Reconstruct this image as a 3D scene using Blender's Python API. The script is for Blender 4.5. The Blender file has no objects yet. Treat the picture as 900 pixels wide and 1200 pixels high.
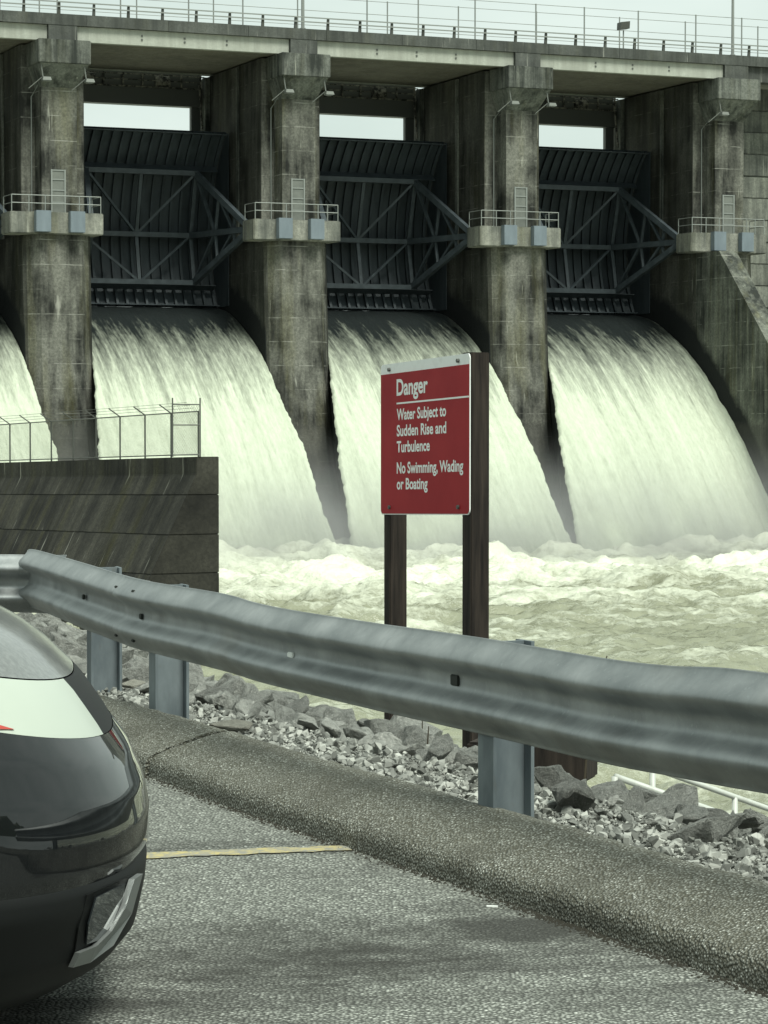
import bpy, bmesh, math, random
import numpy as np
from mathutils import Vector, Matrix, noise as mnoise

R = math.radians
scene = bpy.context.scene
col = scene.collection

# ---------------------------------------------------------------- camera
cam_d = bpy.data.cameras.new('camera')
cam = bpy.data.objects.new('camera', cam_d); col.objects.link(cam)
CAM = Vector((0, 0, 1.3))
cam.location = CAM
cam.rotation_euler = (R(90) - math.atan(110 / 3100), 0, 0)
cam_d.sensor_fit = 'VERTICAL'; cam_d.sensor_height = 36; cam_d.sensor_width = 27
cam_d.lens = 3100 / 1200 * 36
cam_d.clip_start = 0.05; cam_d.clip_end = 3000
scene.camera = cam

# ---------------------------------------------------------------- sky, sun, exposure
SUN_EL, SUN_AZ = 58, 148          # overcast, soft light from above and behind the camera, from its right
world = bpy.data.worlds.new('World'); scene.world = world; world.use_nodes = True
wt = world.node_tree; wn = wt.nodes; wl = wt.links
bg = wn['Background']; bg.inputs[1].default_value = 0.06
sky = wn.new('ShaderNodeTexSky'); sky.sky_type = 'NISHITA'; sky.sun_disc = False
sky.sun_elevation = R(SUN_EL); sky.sun_rotation = R(SUN_AZ); sky.dust_density = 3.0
tc = wn.new('ShaderNodeTexCoord')
mp = wn.new('ShaderNodeMapping'); mp.inputs['Scale'].default_value = (3.0, 3.0, 9.0)
wl.new(tc.outputs['Generated'], mp.inputs[0])
nz = wn.new('ShaderNodeTexNoise'); nz.inputs['Scale'].default_value = 1.6; nz.inputs['Detail'].default_value = 7
wl.new(mp.outputs[0], nz.inputs['Vector'])
rp = wn.new('ShaderNodeValToRGB')
rp.color_ramp.elements[0].position = 0.3; rp.color_ramp.elements[0].color = (6.6, 7.9, 7.25, 1)
rp.color_ramp.elements[1].position = 0.68; rp.color_ramp.elements[1].color = (8.6, 9.8, 9.1, 1)
wl.new(nz.outputs['Fac'], rp.inputs[0])
mx = wn.new('ShaderNodeMix'); mx.data_type = 'RGBA'; mx.inputs['Factor'].default_value = 0.94
wl.new(sky.outputs[0], mx.inputs['A']); wl.new(rp.outputs[0], mx.inputs['B'])
wl.new(mx.outputs['Result'], bg.inputs[0])

sd = bpy.data.lights.new('sun', 'SUN'); so = bpy.data.objects.new('sun', sd); col.objects.link(so)
sd.energy = 2.7; sd.angle = R(22); sd.color = (0.97, 1.0, 0.90)
el, az = R(SUN_EL), R(SUN_AZ)
sdir = Vector((math.sin(az) * math.cos(el), math.cos(az) * math.cos(el), math.sin(el)))
so.rotation_euler = sdir.to_track_quat('Z', 'Y').to_euler()
vs = scene.view_settings
vs.view_transform = 'Standard'; vs.look = 'None'; vs.gamma = 1; vs.use_curve_mapping = False
vs.exposure = 0.70

# ---------------------------------------------------------------- materials
class NT:
    def __init__(s, name, rough=0.8, spec=0.4, metal=0.0):
        s.m = bpy.data.materials.new(name); s.m.use_nodes = True
        s.t = s.m.node_tree; s.n = s.t.nodes; s.b = s.n['Principled BSDF']
        s.b.inputs['Roughness'].default_value = rough
        s.b.inputs['Specular IOR Level'].default_value = spec
        s.b.inputs['Metallic'].default_value = metal
        s.tc = None
    def put(s, inp, v):
        if isinstance(v, bpy.types.NodeSocket): s.t.links.new(v, inp)
        elif isinstance(v, (tuple, list)) and len(v) == 3 and inp.type == 'RGBA': inp.default_value = (*v, 1)
        else: inp.default_value = v
    def coord(s, which='Object', scale=(1, 1, 1), rnd=0.0):
        if not s.tc: s.tc = s.n.new('ShaderNodeTexCoord')
        o = s.tc.outputs[which]
        if rnd:
            oi = s.n.new('ShaderNodeObjectInfo'); a = s.n.new('ShaderNodeVectorMath'); a.operation = 'SCALE'
            cb = s.n.new('ShaderNodeCombineXYZ')
            for i in range(3): s.put(cb.inputs[i], oi.outputs['Random'])
            s.put(a.inputs[0], cb.outputs[0]); s.put(a.inputs['Scale'], rnd)
            b = s.n.new('ShaderNodeVectorMath'); s.put(b.inputs[0], o); s.put(b.inputs[1], a.outputs[0]); o = b.outputs[0]
        m = s.n.new('ShaderNodeMapping'); m.inputs['Scale'].default_value = scale
        s.put(m.inputs[0], o); return m.outputs[0]
    def noise(s, vec, scale=1, detail=4, rough=0.55, dist=0):
        n = s.n.new('ShaderNodeTexNoise')
        s.put(n.inputs['Vector'], vec); n.inputs['Scale'].default_value = scale; n.inputs['Detail'].default_value = detail
        n.inputs['Roughness'].default_value = rough; n.inputs['Distortion'].default_value = dist
        return n.outputs['Fac']
    def voro(s, vec, scale=1, feat='F1', out='Distance', rand=1):
        n = s.n.new('ShaderNodeTexVoronoi'); n.feature = feat
        s.put(n.inputs['Vector'], vec); n.inputs['Scale'].default_value = scale; n.inputs['Randomness'].default_value = rand
        return n.outputs[out]
    def ramp(s, fac, stops, interp='LINEAR'):
        r = s.n.new('ShaderNodeValToRGB'); r.color_ramp.interpolation = interp
        e = r.color_ramp.elements
        while len(e) < len(stops): e.new(0.5)
        for i, (p, c) in enumerate(stops):
            e[i].position = p; e[i].color = (c, c, c, 1) if isinstance(c, (int, float)) else (*c, 1)
        s.put(r.inputs[0], fac); return r.outputs[0]
    def mix(s, f, a, b, mode='MIX'):
        m = s.n.new('ShaderNodeMix'); m.data_type = 'RGBA'; m.blend_type = mode
        s.put(m.inputs['Factor'], f); s.put(m.inputs['A'], a); s.put(m.inputs['B'], b); return m.outputs['Result']
    def math(s, op, a, b=0.0, clamp=False):
        m = s.n.new('ShaderNodeMath'); m.operation = op; m.use_clamp = clamp
        s.put(m.inputs[0], a); s.put(m.inputs[1], b); return m.outputs[0]
    def sep(s, vec):
        m = s.n.new('ShaderNodeSeparateXYZ'); s.put(m.inputs[0], vec); return m.outputs
    def attr(s, name):
        a = s.n.new('ShaderNodeAttribute'); a.attribute_name = name; return a.outputs['Fac']
    def bump(s, h, strength=0.3, dist=0.02):
        b = s.n.new('ShaderNodeBump'); b.inputs['Strength'].default_value = strength; b.inputs['Distance'].default_value = dist
        s.put(b.inputs['Height'], h); s.put(s.b.inputs['Normal'], b.outputs[0])
    def color(s, v): s.put(s.b.inputs['Base Color'], v); return s
    def set(s, k, v): s.put(s.b.inputs[k], v); return s

def lerp3(a, b, t): return tuple(a[i] + (b[i] - a[i]) * t for i in range(3))

# water surface over the ogee crest: (v along the flow, upstream positive ; z)
PROF = [(14.5, 10.2), (13, 9.75), (11.35, 9.25), (8.1, 8.67), (5.1, 7.5), (2.1, 5.95), (-.4, 4.17), (-2.3, 2.44), (-3.9, 1.02),
        (-5.15, -.1), (-6.7, -1.76), (-8.5, -3.94), (-10.4, -6.07), (-11.4, -7.1), (-12.8, -8.6), (-13.6, -9.6)]
pv = np.array([p[0] for p in PROF]); pz = np.array([p[1] for p in PROF])

def concrete(name, light=(.30, .30, .255), dark=(.055, .058, .05), wet=False, side=2.25, sidedark=0, lifts=0.0, streak=1.0, sax=(1, 1), moss=0.35, stain=0.5):
    k = NT(name, rough=.88, spec=.25)
    c1 = k.coord('Object', (1, 1, 1), 37.0); c2 = k.coord('Object', (2.2 * streak * sax[0], 2.2 * streak * sax[1], .13), 51.0)
    big = k.noise(c1, .35, 6, .6); st = k.noise(c2, 1.0, 6, .62)
    fine = k.noise(c1, 6, 5, .7)
    f = k.math('ADD', k.math('MULTIPLY', big, .5), k.math('MULTIPLY', st, .5))
    fr = k.ramp(f, [(.40, 0), (.40 + .28 * stain + .03, 1)])
    base = k.mix(fr, dark, light)
    base = k.mix(k.math('MULTIPLY', k.ramp(k.noise(c2, .6, 4), [(.52, 0), (.72, 1)]), moss), base, (.15, .14, .04))
    base = k.mix(k.ramp(fine, [(.35, .55), (.7, 0)]), base, dark)
    # pale lime runs
    base = k.mix(k.math('MULTIPLY', k.ramp(k.noise(c2, 2.3, 3), [(.66, 0), (.76, 1)]), .5), base, (.46, .46, .40))
    if lifts:
        z = k.sep(k.coord('Object'))[2]
        zz = k.math('ADD', z, k.math('MULTIPLY', k.math('SUBTRACT', k.noise(c1, 1.5, 2), .5), .06))
        fm = k.math('ABSOLUTE', k.math('SUBTRACT', k.math('FRACT', k.math('DIVIDE', zz, lifts)), .5))
        ln = k.math('MULTIPLY', k.ramp(fm, [(.475, 0), (.495, 1)]), k.ramp(k.noise(c1, .9, 3), [(.45, 0), (.66, .45)]))
        base = k.mix(ln, base, (.48, .48, .43))
    if sidedark:  # shade of the gate bays put into the side walls' colour, with algae staining
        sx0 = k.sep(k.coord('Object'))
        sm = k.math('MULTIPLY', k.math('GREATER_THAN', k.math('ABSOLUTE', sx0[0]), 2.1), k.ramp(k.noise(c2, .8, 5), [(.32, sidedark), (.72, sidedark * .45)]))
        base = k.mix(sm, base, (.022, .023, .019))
    if wet:
        sx = k.sep(k.coord('Object'))
        vv = k.math('DIVIDE', k.math('ADD', sx[1], 14.0), 30.0, True)
        fc = k.n.new('ShaderNodeFloatCurve'); cu = fc.mapping.curves[0]
        pts = [(((a + 14) / 30), (b + 12) / 30) for a, b in sorted(PROF) if a > -14]
        while len(cu.points) < len(pts): cu.points.new(.5, .5)
        for i, (a, b) in enumerate(pts): cu.points[i].location = (a, b)
        fc.mapping.update(); k.put(fc.inputs['Value'], vv)
        zc = k.math('SUBTRACT', k.math('MULTIPLY', fc.outputs[0], 30.0), 12.0)
        dz = k.math('SUBTRACT', sx[2], zc)
        dz = k.math('SUBTRACT', dz, k.math('MULTIPLY', k.noise(c1, .8, 4), 1.6))
        wm = k.math('MULTIPLY', k.ramp(k.math('DIVIDE', dz, 4.0, True), [(.22, 1), (.40, 0)]), k.math('GREATER_THAN', k.math('ABSOLUTE', sx[0]), side))
        base = k.mix(wm, base, (.012, .014, .014))
        low = k.ramp(k.math('DIVIDE', k.math('SUBTRACT', k.math('ADD', sx[2], k.math('MULTIPLY', fine, .7)), .8), 4.0, True), [(0.05, .6), (.17, 0)])
        base = k.mix(low, base, (.05, .05, .045))
    k.color(base); k.bump(k.math('ADD', fine, k.math('MULTIPLY', big, 1.5)), .5, .05)
    return k.m

M = {}
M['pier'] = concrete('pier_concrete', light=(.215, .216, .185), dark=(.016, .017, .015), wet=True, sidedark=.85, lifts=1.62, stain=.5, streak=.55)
M['butt'] = concrete('buttress_concrete', light=(.20, .21, .175), dark=(.024, .027, .024), wet=True, side=-1, lifts=1.62, stain=.6)
M['pier2'] = concrete('pier_top_concrete', light=(.20, .21, .185), dark=(.03, .034, .03), stain=.5, moss=.15)
M['fascia'] = concrete('fascia_concrete', light=(.135, .142, .13), dark=(.05, .054, .049), stain=.8, moss=.1)
M['girder'] = concrete('girder_concrete', light=(.50, .52, .46), dark=(.30, .31, .27), stain=.9, moss=.05)
M['soffit'] = concrete('soffit_concrete', light=(.22, .21, .165), dark=(.10, .095, .075), stain=.9, moss=.2)
M['wallc'] = concrete('lift_wall_concrete', light=(.33, .34, .29), dark=(.07, .075, .068), stain=.8, moss=.1)
M['twall'] = concrete('training_wall_concrete', light=(.085, .082, .066), dark=(.010, .010, .009), stain=.9, moss=.2, streak=.8, sax=(1, .05))
M['platform'] = concrete('platform_concrete', light=(.42, .42, .36), dark=(.09, .095, .085), stain=.8, moss=.25, streak=.8)

k = NT('gate_steel', .62, .4); c = k.coord('Object', (1, 1, 1), 20.0)
k.color(k.mix(k.ramp(k.noise(k.coord('Object', (1, 1, .25), 20.), 1.2, 6, .65), [(.35, 0), (.7, 1)]), (.028, .037, .042), (.052, .066, .075)))
k.bump(k.noise(c, 9, 3), .15, .02); M['gate'] = k.m
k = NT('gate_rib_steel', .65, .35); k.color((.018, .023, .026)); M['gate_dark'] = k.m
k = NT('gate_frame_paint', .55, .4); c = k.coord('Object', (1, 1, 1), 20.)
k.color(k.mix(k.ramp(k.noise(c, 1.6, 5), [(.4, 0), (.65, 1)]), (.042, .053, .06), (.064, .079, .088))); M['frame'] = k.m
k = NT('hoist_rust', .85, .2); c = k.coord('Object', (1, 1, 1), 9.)
k.color(k.mix(k.ramp(k.noise(c, 2.5, 6, .7), [(.42, 0), (.58, 1)]), (.03, .03, .028), (.25, .24, .2))); M['rust'] = k.m
k = NT('galvanised_pipe', .55, .5, .3); k.color((.24, .255, .24)); M['pipe'] = k.m
k = NT('lamp_metal', .6, .4, .2); k.color((.15, .16, .145)); M['lampp'] = k.m
k = NT('dark_pipe', .6, .4, .2); k.color((.10, .105, .095)); M['dpipe'] = k.m
k = NT('blue_grey_cover', .6, .4); c = k.coord('Object', (1, 1, .3), 9.)
k.color(k.mix(k.noise(c, 2, 5), (.10, .125, .145), (.21, .25, .28))); M['bluebox'] = k.m
k = NT('door_steel', .6, .4); c = k.coord('Object', (1, 1, 1), 5.)
k.color(k.mix(k.noise(c, 3, 4), (.10, .11, .10), (.19, .20, .18))); M['door'] = k.m
k = NT('white_paint', .45, .5); c = k.coord('Object', (1, 1, 1), 5.)
k.color(k.mix(k.ramp(k.noise(c, 14, 5), [(.55, 0), (.7, .5)]), (.48, .50, .46), (.30, .30, .26))); M['white'] = k.m

# foaming falls
k = NT('falling_water', .5, .45)
uv = k.coord('UV', (1, 1, 1)); su = k.sep(uv)
s1 = k.noise(k.coord('UV', (1.0, .05, 1), 0), 1.3, 8, .68, .25)
s2 = k.noise(k.coord('UV', (1.0, .16, 1), 0), 5.5, 5, .7)
s3 = k.noise(k.coord('UV', (1.0, .28, 1), 0), 5.0, 8, .72)
a = k.math('ADD', k.math('MULTIPLY', s1, .62), k.math('MULTIPLY', s2, .38))
flow = k.math('DIVIDE', k.math('SUBTRACT', su[1], 5.6), 15.5, True)
thr = k.math('SUBTRACT', k.math('ADD', k.math('MULTIPLY', a, 1.95), k.math('MULTIPLY', flow, 1.22)), 1.235)
edge = k.attr('edge')
thr = k.math('ADD', thr, k.math('MULTIPLY', edge, .22))
fm = k.ramp(thr, [(.06, 0), (.35, .3), (.8, 1)])
foamc = k.mix(k.ramp(k.math('ADD', k.math('MULTIPLY', s3, .5), k.math('MULTIPLY', s1, .5)), [(.36, 0), (.62, 1)]), (.38, .415, .32), (.55, .595, .475))
k.color(k.mix(fm, (.016, .02, .02), foamc))
k.set('Roughness', k.ramp(fm, [(0, .3), (.6, .85)]))
k.bump(k.math('ADD', k.math('MULTIPLY', s2, .8), k.math('MULTIPLY', s3, .6)), .35, .13); M['falls'] = k.m

# churning river
k = NT('river_water', .3, .5)
c = k.coord('Object'); foam = k.attr('foam')
n1 = k.noise(k.coord('Object', (.6, 1, 1)), .8, 9, .72, .8); n2 = k.noise(c, 3.4, 6, .72, .4)
t = k.math('ADD', k.math('MULTIPLY', k.math('SUBTRACT', n1, .5), 1.5), k.math('MULTIPLY', k.math('SUBTRACT', n2, .5), .7))
t = k.math('ADD', t, foam)
fm = k.ramp(t, [(.30, 0), (.55, .5), (.9, 1)])
wcol = k.mix(k.noise(c, .25, 4), (.19, .197, .13), (.30, .31, .22))
k.color(k.mix(fm, wcol, k.mix(n2, (.52, .54, .42), (.74, .77, .66))))
k.set('Roughness', k.ramp(fm, [(0, .12), (.7, .8)]))
k.bump(k.math('ADD', k.noise(c, 1.3, 7, .65, .5), k.math('MULTIPLY', fm, .3)), .8, .25); M['river'] = k.m

# asphalt
k = NT('worn_asphalt', .9, .3)
c = k.coord('Object'); ag = k.voro(c, 95, 'F1', 'Color'); agd = k.voro(c, 95, 'F1', 'Distance')
hs = k.n.new('ShaderNodeSeparateColor'); k.put(hs.inputs[0], ag)
stone = k.ramp(hs.outputs[0], [(.0, (.22, .232, .205)), (.5, (.36, .375, .335)), (.8, (.46, .475, .43)), (.97, (.68, .70, .64))])
base = k.mix(k.ramp(agd, [(.25, 0), (.62, 1)]), stone, (.09, .094, .084))
base = k.mix(k.ramp(k.noise(c, 14, 6, .75), [(.45, 0), (.66, .5)]), base, (.09, .092, .084))
pat = k.noise(k.coord('Object', (.5, 1.1, 1)), 1.0, 6, .66, .5)
base = k.mix(k.ramp(pat, [(.53, 0), (.64, .85)]), base, (.036, .036, .032))
sxy = k.sep(c)          # oil stain left by parked cars
ex = k.math('DIVIDE', k.math('ADD', sxy[0], .22), .62); ey = k.math('DIVIDE', k.math('SUBTRACT', sxy[1], 6.85), .62)
rr = k.math('ADD', k.math('MULTIPLY', ex, ex), k.math('MULTIPLY', ey, ey))
st_ = k.ramp(k.math('ADD', k.math('MULTIPLY', rr, .5), k.math('MULTIPLY', k.math('SUBTRACT', k.noise(c, 7, 9, .78), .42), 2.2)), [(.05, .85), (.62, 0)])
base = k.mix(st_, base, (.035, .035, .03))
k.color(base)
k.bump(k.math('SUBTRACT', 1.0, agd), .9, .010); M['asphalt'] = k.m

# exposed aggregate kerb
k = NT('aggregate_kerb', .9, .3)
c = k.coord('Object'); ag = k.voro(c, 112, 'F1', 'Color'); agd = k.voro(c, 112, 'F1', 'Distance')
hs = k.n.new('ShaderNodeSeparateColor'); k.put(hs.inputs[0], ag)
stone = k.ramp(hs.outputs[0], [(.0, (.17, .174, .152)), (.5, (.25, .255, .225)), (.88, (.33, .337, .30)), (.985, (.60, .61, .56))])
base = k.mix(k.ramp(agd, [(.25, 0), (.6, 1)]), stone, (.09, .088, .068))
base = k.mix(k.ramp(k.noise(c, 3.2, 5), [(.46, 0), (.7, .6)]), base, (.06, .058, .045))
base = k.mix(k.ramp(k.noise(c, 1.7, 4), [(.54, 0), (.72, .2)]), base, (.19, .185, .15))
k.color(base); k.bump(k.math('SUBTRACT', 1.0, agd), .9, .010); M['kerb'] = k.m

k = NT('gutter_dirt', .95, .2); k.color((.035, .033, .026)); M['grit'] = k.m
# rocks, gravel, bank
def rockmat(name, a, b, cc):
    k = NT(name, .85, .3); c = k.coord('Object', (1, 1, 1), 60.)
    oi = k.n.new('ShaderNodeObjectInfo')
    f = k.noise(c, 3.2, 10, .74, .6)
    base = k.mix(k.ramp(f, [(.33, 0), (.66, 1)]), a, b)
    base = k.mix(k.ramp(k.noise(c, 16, 4, .7), [(.54, 0), (.68, .8)]), base, cc)
    base = k.mix(k.ramp(oi.outputs['Random'], [(0, .4), (.35, 0)]), base, (.07, .072, .066))
    k.color(base); k.bump(k.math('ADD', f, k.math('MULTIPLY', k.noise(c, 22, 6, .7), .5)), 1.0, .05); return k.m
M['rock'] = rockmat('grey_riprap', (.15, .156, .143), (.40, .406, .375), (.56, .56, .52))
M['limestone'] = rockmat('pale_limestone', (.40, .39, .33), (.62, .61, .53), (.3, .28, .22))
k = NT('gravel_chips', .9, .3); c = k.coord('Object')
cc = k.voro(c, 26, 'F1', 'Color'); hs = k.n.new('ShaderNodeSeparateColor'); k.put(hs.inputs[0], cc)
k.color(k.ramp(hs.outputs[0], [(0, (.10, .103, .094)), (.6, (.25, .256, .235)), (1, (.44, .446, .41))])); M['gravel'] = k.m
k = NT('bank_soil', .95, .2); c = k.coord('Object')
d = k.voro(c, 42, 'F1', 'Distance')
k.color(k.mix(k.ramp(k.noise(c, 9, 8, .7), [(.35, 0), (.66, 1)]), (.09, .092, .083), (.27, .272, .248))); k.bump(d, .8, .02); M['soil'] = k.m

# guardrail zinc
k = NT('weathered_zinc', .5, .5, .85)
c = k.coord('Object'); uvs = k.coord('UV', (9, 2.2, 1))
drag = k.noise(k.coord('UV', (20, 4, 1)), 1.3, 7, .72, .8); n = k.noise(c, 4, 6, .6); fine = k.noise(c, 70, 3, .6)
base = k.mix(k.ramp(n, [(.35, 0), (.66, 1)]), (.235, .25, .252), (.40, .415, .415))
base = k.mix(k.ramp(drag, [(.5, 0), (.7, .22)]), base, (.14, .155, .16))
base = k.mix(k.ramp(k.noise(c, 1.3, 4), [(.6, 0), (.75, .35)]), base, (.24, .20, .15))
base = k.mix(k.ramp(fine, [(.6, 0), (.75, .3)]), base, (.5, .54, .54))
k.color(base); k.set('Roughness', k.ramp(n, [(.3, .42), (.7, .62)])); k.bump(k.noise(c, 14, 5), .12, .01); M['zinc'] = k.m
k = NT('post_zinc', .55, .5, .35); c = k.coord('Object', (1, 1, .4), 8.)
base = k.mix(k.ramp(k.noise(c, 9, 6), [(.35, 0), (.68, 1)]), (.12, .145, .16), (.22, .255, .27))
k.color(k.mix(k.ramp(k.noise(c, 24, 4), [(.62, 0), (.75, .5)]), base, (.14, .14, .12))); M['postzinc'] = k.m
k = NT('dark_bolt', .7, .4, .3); k.color((.035, .04, .035)); M['bolt'] = k.m

# sign
k = NT('sign_red', .6, .18); c = k.coord('Object')
k.color(k.mix(k.ramp(k.noise(c, 3, 5), [(.35, 0), (.7, 1)]), (.30, .010, .016), (.36, .018, .023))); M['red'] = k.m
k = NT('sign_white', .6, .3); c = k.coord('Object')
k.color(k.mix(k.ramp(k.noise(c, 10, 4), [(.5, 0), (.75, .5)]), (.86, .88, .85), (.66, .67, .63))); M['swhite'] = k.m
k = NT('dark_treated_timber', .85, .25); c = k.coord('Object', (14, 14, .8), 7.)
f = k.noise(c, 2.2, 6, .65)
k.color(k.mix(k.ramp(f, [(.35, 0), (.7, 1)]), (.010, .008, .007), (.045, .035, .028))); k.bump(f, .5, .006); M['timber'] = k.m

# car
k = NT('black_car_paint', .3, .05); k.color((.006, .007, .008)); k.set('Coat Weight', 1.0); k.set('Coat Roughness', .02); k.set('Coat IOR', 1.58)
M['paint'] = k.m
k = NT('dusty_sky_sheen_bonnet', .35, .5); c = k.coord('Object')  # dusty black bonnet, its grey a sky reflection put into the colour
k.color(k.mix(k.ramp(k.noise(c, 60, 5, .7), [(.4, 0), (.7, 1)]), (.10, .105, .10), (.19, .195, .185)))
k.set('Coat Weight', .8); k.set('Coat Roughness', .12); M['bonnet'] = k.m
k = NT('headlamp_lens', .35, .3); c = k.coord('Object')
k.color(k.mix(k.noise(c, 2, 3), (.40, .445, .385), (.50, .55, .48))); k.set('Coat Weight', .25); k.set('Coat Roughness', .15); M['lens'] = k.m
k = NT('amber_reflector', .2, .5); k.color((.42, .03, .012)); k.set('Coat Weight', 1.0); M['amber'] = k.m
k = NT('black_plastic', .55, .22); k.color((.007, .008, .008)); M['plastic'] = k.m
k = NT('satin_silver_trim', .42, .5, .6); k.color((.25, .265, .26)); M['silver'] = k.m
k = NT('fog_lamp_glass', .06, .6); k.color((.02, .025, .028)); k.set('Coat Weight', 1.0); M['fog'] = k.m
k = NT('tinted_glass', .04, .6); k.color((.01, .012, .013)); M['glass'] = k.m
k = NT('tyre_rubber', .85, .3); k.color((.012, .012, .012)); M['tyre'] = k.m
k = NT('road_paint_yellow', .8, .3); c = k.coord('Object')
wear = k.noise(c, 26, 6, .75)
k.color(k.mix(k.ramp(wear, [(.46, 0), (.60, 1)]), (.24, .235, .20), (.44, .37, .16))); M['yellow'] = k.m
k = NT('dry_twig', .9, .2); k.color((.06, .05, .035)); M['twig'] = k.m
k = NT('bark', .95, .2); k.color((.05, .042, .033)); M['bark'] = k.m
k = NT('leaf_green', .7, .3); c = k.coord('Object', (1, 1, 1), 30.)
k.color(k.mix(k.noise(c, .8, 3), (.03, .045, .018), (.07, .09, .035))); M['leaf'] = k.m

# ---------------------------------------------------------------- mesh helpers
class MB:
    def __init__(s): s.v = []; s.f = []
    def add(s, vs, fs):
        o = len(s.v); s.v += [tuple(p) for p in vs]; s.f += [tuple(i + o for i in f) for f in fs]; return s
    def box(s, x0, x1, y0, y1, z0, z1):
        return s.add([(x0, y0, z0), (x1, y0, z0), (x1, y1, z0), (x0, y1, z0), (x0, y0, z1), (x1, y0, z1), (x1, y1, z1), (x0, y1, z1)],
                     [(0, 3, 2, 1), (4, 5, 6, 7), (0, 1, 5, 4), (1, 2, 6, 5), (2, 3, 7, 6), (3, 0, 4, 7)])
    def frus(s, b, t):          # two 4+ point loops
        n = len(b)
        return s.add(list(b) + list(t), [tuple(range(n - 1, -1, -1)), tuple(range(n, 2 * n))] + [(i, (i + 1) % n, n + (i + 1) % n, n + i) for i in range(n)])
    def bar(s, a, b, w, h=None, up=(0, 0, 1)):
        a = Vector(a); b = Vector(b); h = h or w; d = (b - a).normalized(); up = Vector(up)
        if abs(d.dot(up)) > .98: up = Vector((1, 0, 0))
        x = d.cross(up).normalized() * w / 2; y = x.cross(d).normalized() * h / 2
        return s.frus([a - x - y, a + x - y, a + x + y, a - x + y], [b - x - y, b + x - y, b + x + y, b - x + y])
    def tube(s, pts, r, n=8):
        pts = [Vector(p) for p in pts]; rings = []
        for i, p in enumerate(pts):
            d = (pts[min(i + 1, len(pts) - 1)] - pts[max(i - 1, 0)]).normalized()
            up = Vector((0, 0, 1)) if abs(d.z) < .95 else Vector((1, 0, 0))
            x = d.cross(up).normalized(); y = x.cross(d).normalized()
            rr = r[i] if isinstance(r, (list, tuple)) else r
            rings.append([p + (x * math.cos(2 * math.pi * j / n) + y * math.sin(2 * math.pi * j / n)) * rr for j in range(n)])
        return s.loft(rings, True, True)
    def loft(s, rings, closed=True, caps=False):
        n = len(rings[0]); vs = [p for r in rings for p in r]; fs = []
        for i in range(len(rings) - 1):
            for j in range(n if closed else n - 1):
                fs.append((i * n + j, i * n + (j + 1) % n, (i + 1) * n + (j + 1) % n, (i + 1) * n + j))
        if caps: fs += [tuple(range(n - 1, -1, -1)), tuple(range((len(rings) - 1) * n, len(rings) * n))]
        return s.add(vs, fs)
    def build(s, name, m, parent=None, smooth=False, bevel=0, fix=True):
        me = bpy.data.meshes.new(name); me.from_pydata(s.v, [], s.f)
        if fix or bevel:
            bm = bmesh.new(); bm.from_mesh(me)
            if bevel:
                bmesh.ops.bevel(bm, geom=[e for e in bm.edges], offset=bevel, segments=2, affect='EDGES', clamp_overlap=True)
            bmesh.ops.recalc_face_normals(bm, faces=bm.faces); bm.to_mesh(me); bm.free()
        return link(name, me, m, parent, smooth)

def link(name, me, m, parent=None, smooth=False):
    o = bpy.data.objects.new(name, me); col.objects.link(o)
    if m is not None and not me.materials: me.materials.append(M[m])
    if smooth: me.polygons.foreach_set('use_smooth', [True] * len(me.polygons)); me.update()
    if parent: o.parent = parent
    return o
def empty(name, loc=(0, 0, 0), rz=0, parent=None):
    o = bpy.data.objects.new(name, None); col.objects.link(o); o.location = loc; o.rotation_euler = (0, 0, rz); o.empty_display_size = .2
    if parent: o.parent = parent
    return o
def tag(o, label=None, cat=None, group=None, kind=None):
    if label: o['label'] = label
    if cat: o['category'] = cat
    if group: o['group'] = group
    if kind: o['kind'] = kind
    return o
def copy_tree(o, parent=None):
    c = o.copy(); col.objects.link(c); c.parent = parent
    for ch in [x for x in col.objects if x.parent == o]: copy_tree(ch, c)
    return c

def vnoise(x, y, seed=0):
    xi = np.floor(x).astype(np.int64); yi = np.floor(y).astype(np.int64); xf = x - xi; yf = y - yi
    def h(a, b):
        n = (a * 374761393 + b * 668265263 + seed * 974634777) & 0xffffffff
        n = ((n ^ (n >> 13)) * 1274126177) & 0xffffffff
        return ((n ^ (n >> 16)) & 0xffff) / 65535.0
    u = xf * xf * (3 - 2 * xf); w = yf * yf * (3 - 2 * yf)
    return (h(xi, yi) * (1 - u) + h(xi + 1, yi) * u) * (1 - w) + (h(xi, yi + 1) * (1 - u) + h(xi + 1, yi + 1) * u) * w
def fbm(x, y, octv=4, seed=0, gain=.5):
    s = 0; a = 1; t = 0
    for i in range(octv):
        s = s + a * vnoise(x, y, seed + i * 17); t += a; a *= gain; x = x * 2.03 + 5.1; y = y * 2.03 + 3.7
    return s / t
def grid_mesh(name, P, uv=None, attrs=None):
    ny, nx = P.shape[:2]; me = bpy.data.meshes.new(name)
    idx = np.arange(nx * ny).reshape(ny, nx)
    f = np.stack([idx[:-1, :-1], idx[:-1, 1:], idx[1:, 1:], idx[1:, :-1]], -1).reshape(-1, 4)
    me.vertices.add(nx * ny); me.vertices.foreach_set('co', P.reshape(-1).astype(np.float32))
    me.loops.add(f.size); me.loops.foreach_set('vertex_index', f.reshape(-1).astype(np.int32))
    me.polygons.add(len(f)); me.polygons.foreach_set('loop_start', np.arange(0, f.size, 4, dtype=np.int32))
    me.update(calc_edges=True)
    if uv is not None:
        l = me.uv_layers.new(name='UVMap'); l.data.foreach_set('uv', uv.reshape(-1, 2)[f.reshape(-1)].astype(np.float32).reshape(-1))
    for nme, a in (attrs or {}).items():
        at = me.attributes.new(nme, 'FLOAT', 'POINT'); at.data.foreach_set('value', a.reshape(-1).astype(np.float32))
    me.polygons.foreach_set('use_smooth', [True] * len(f)); me.validate(); me.update()
    return me
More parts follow.
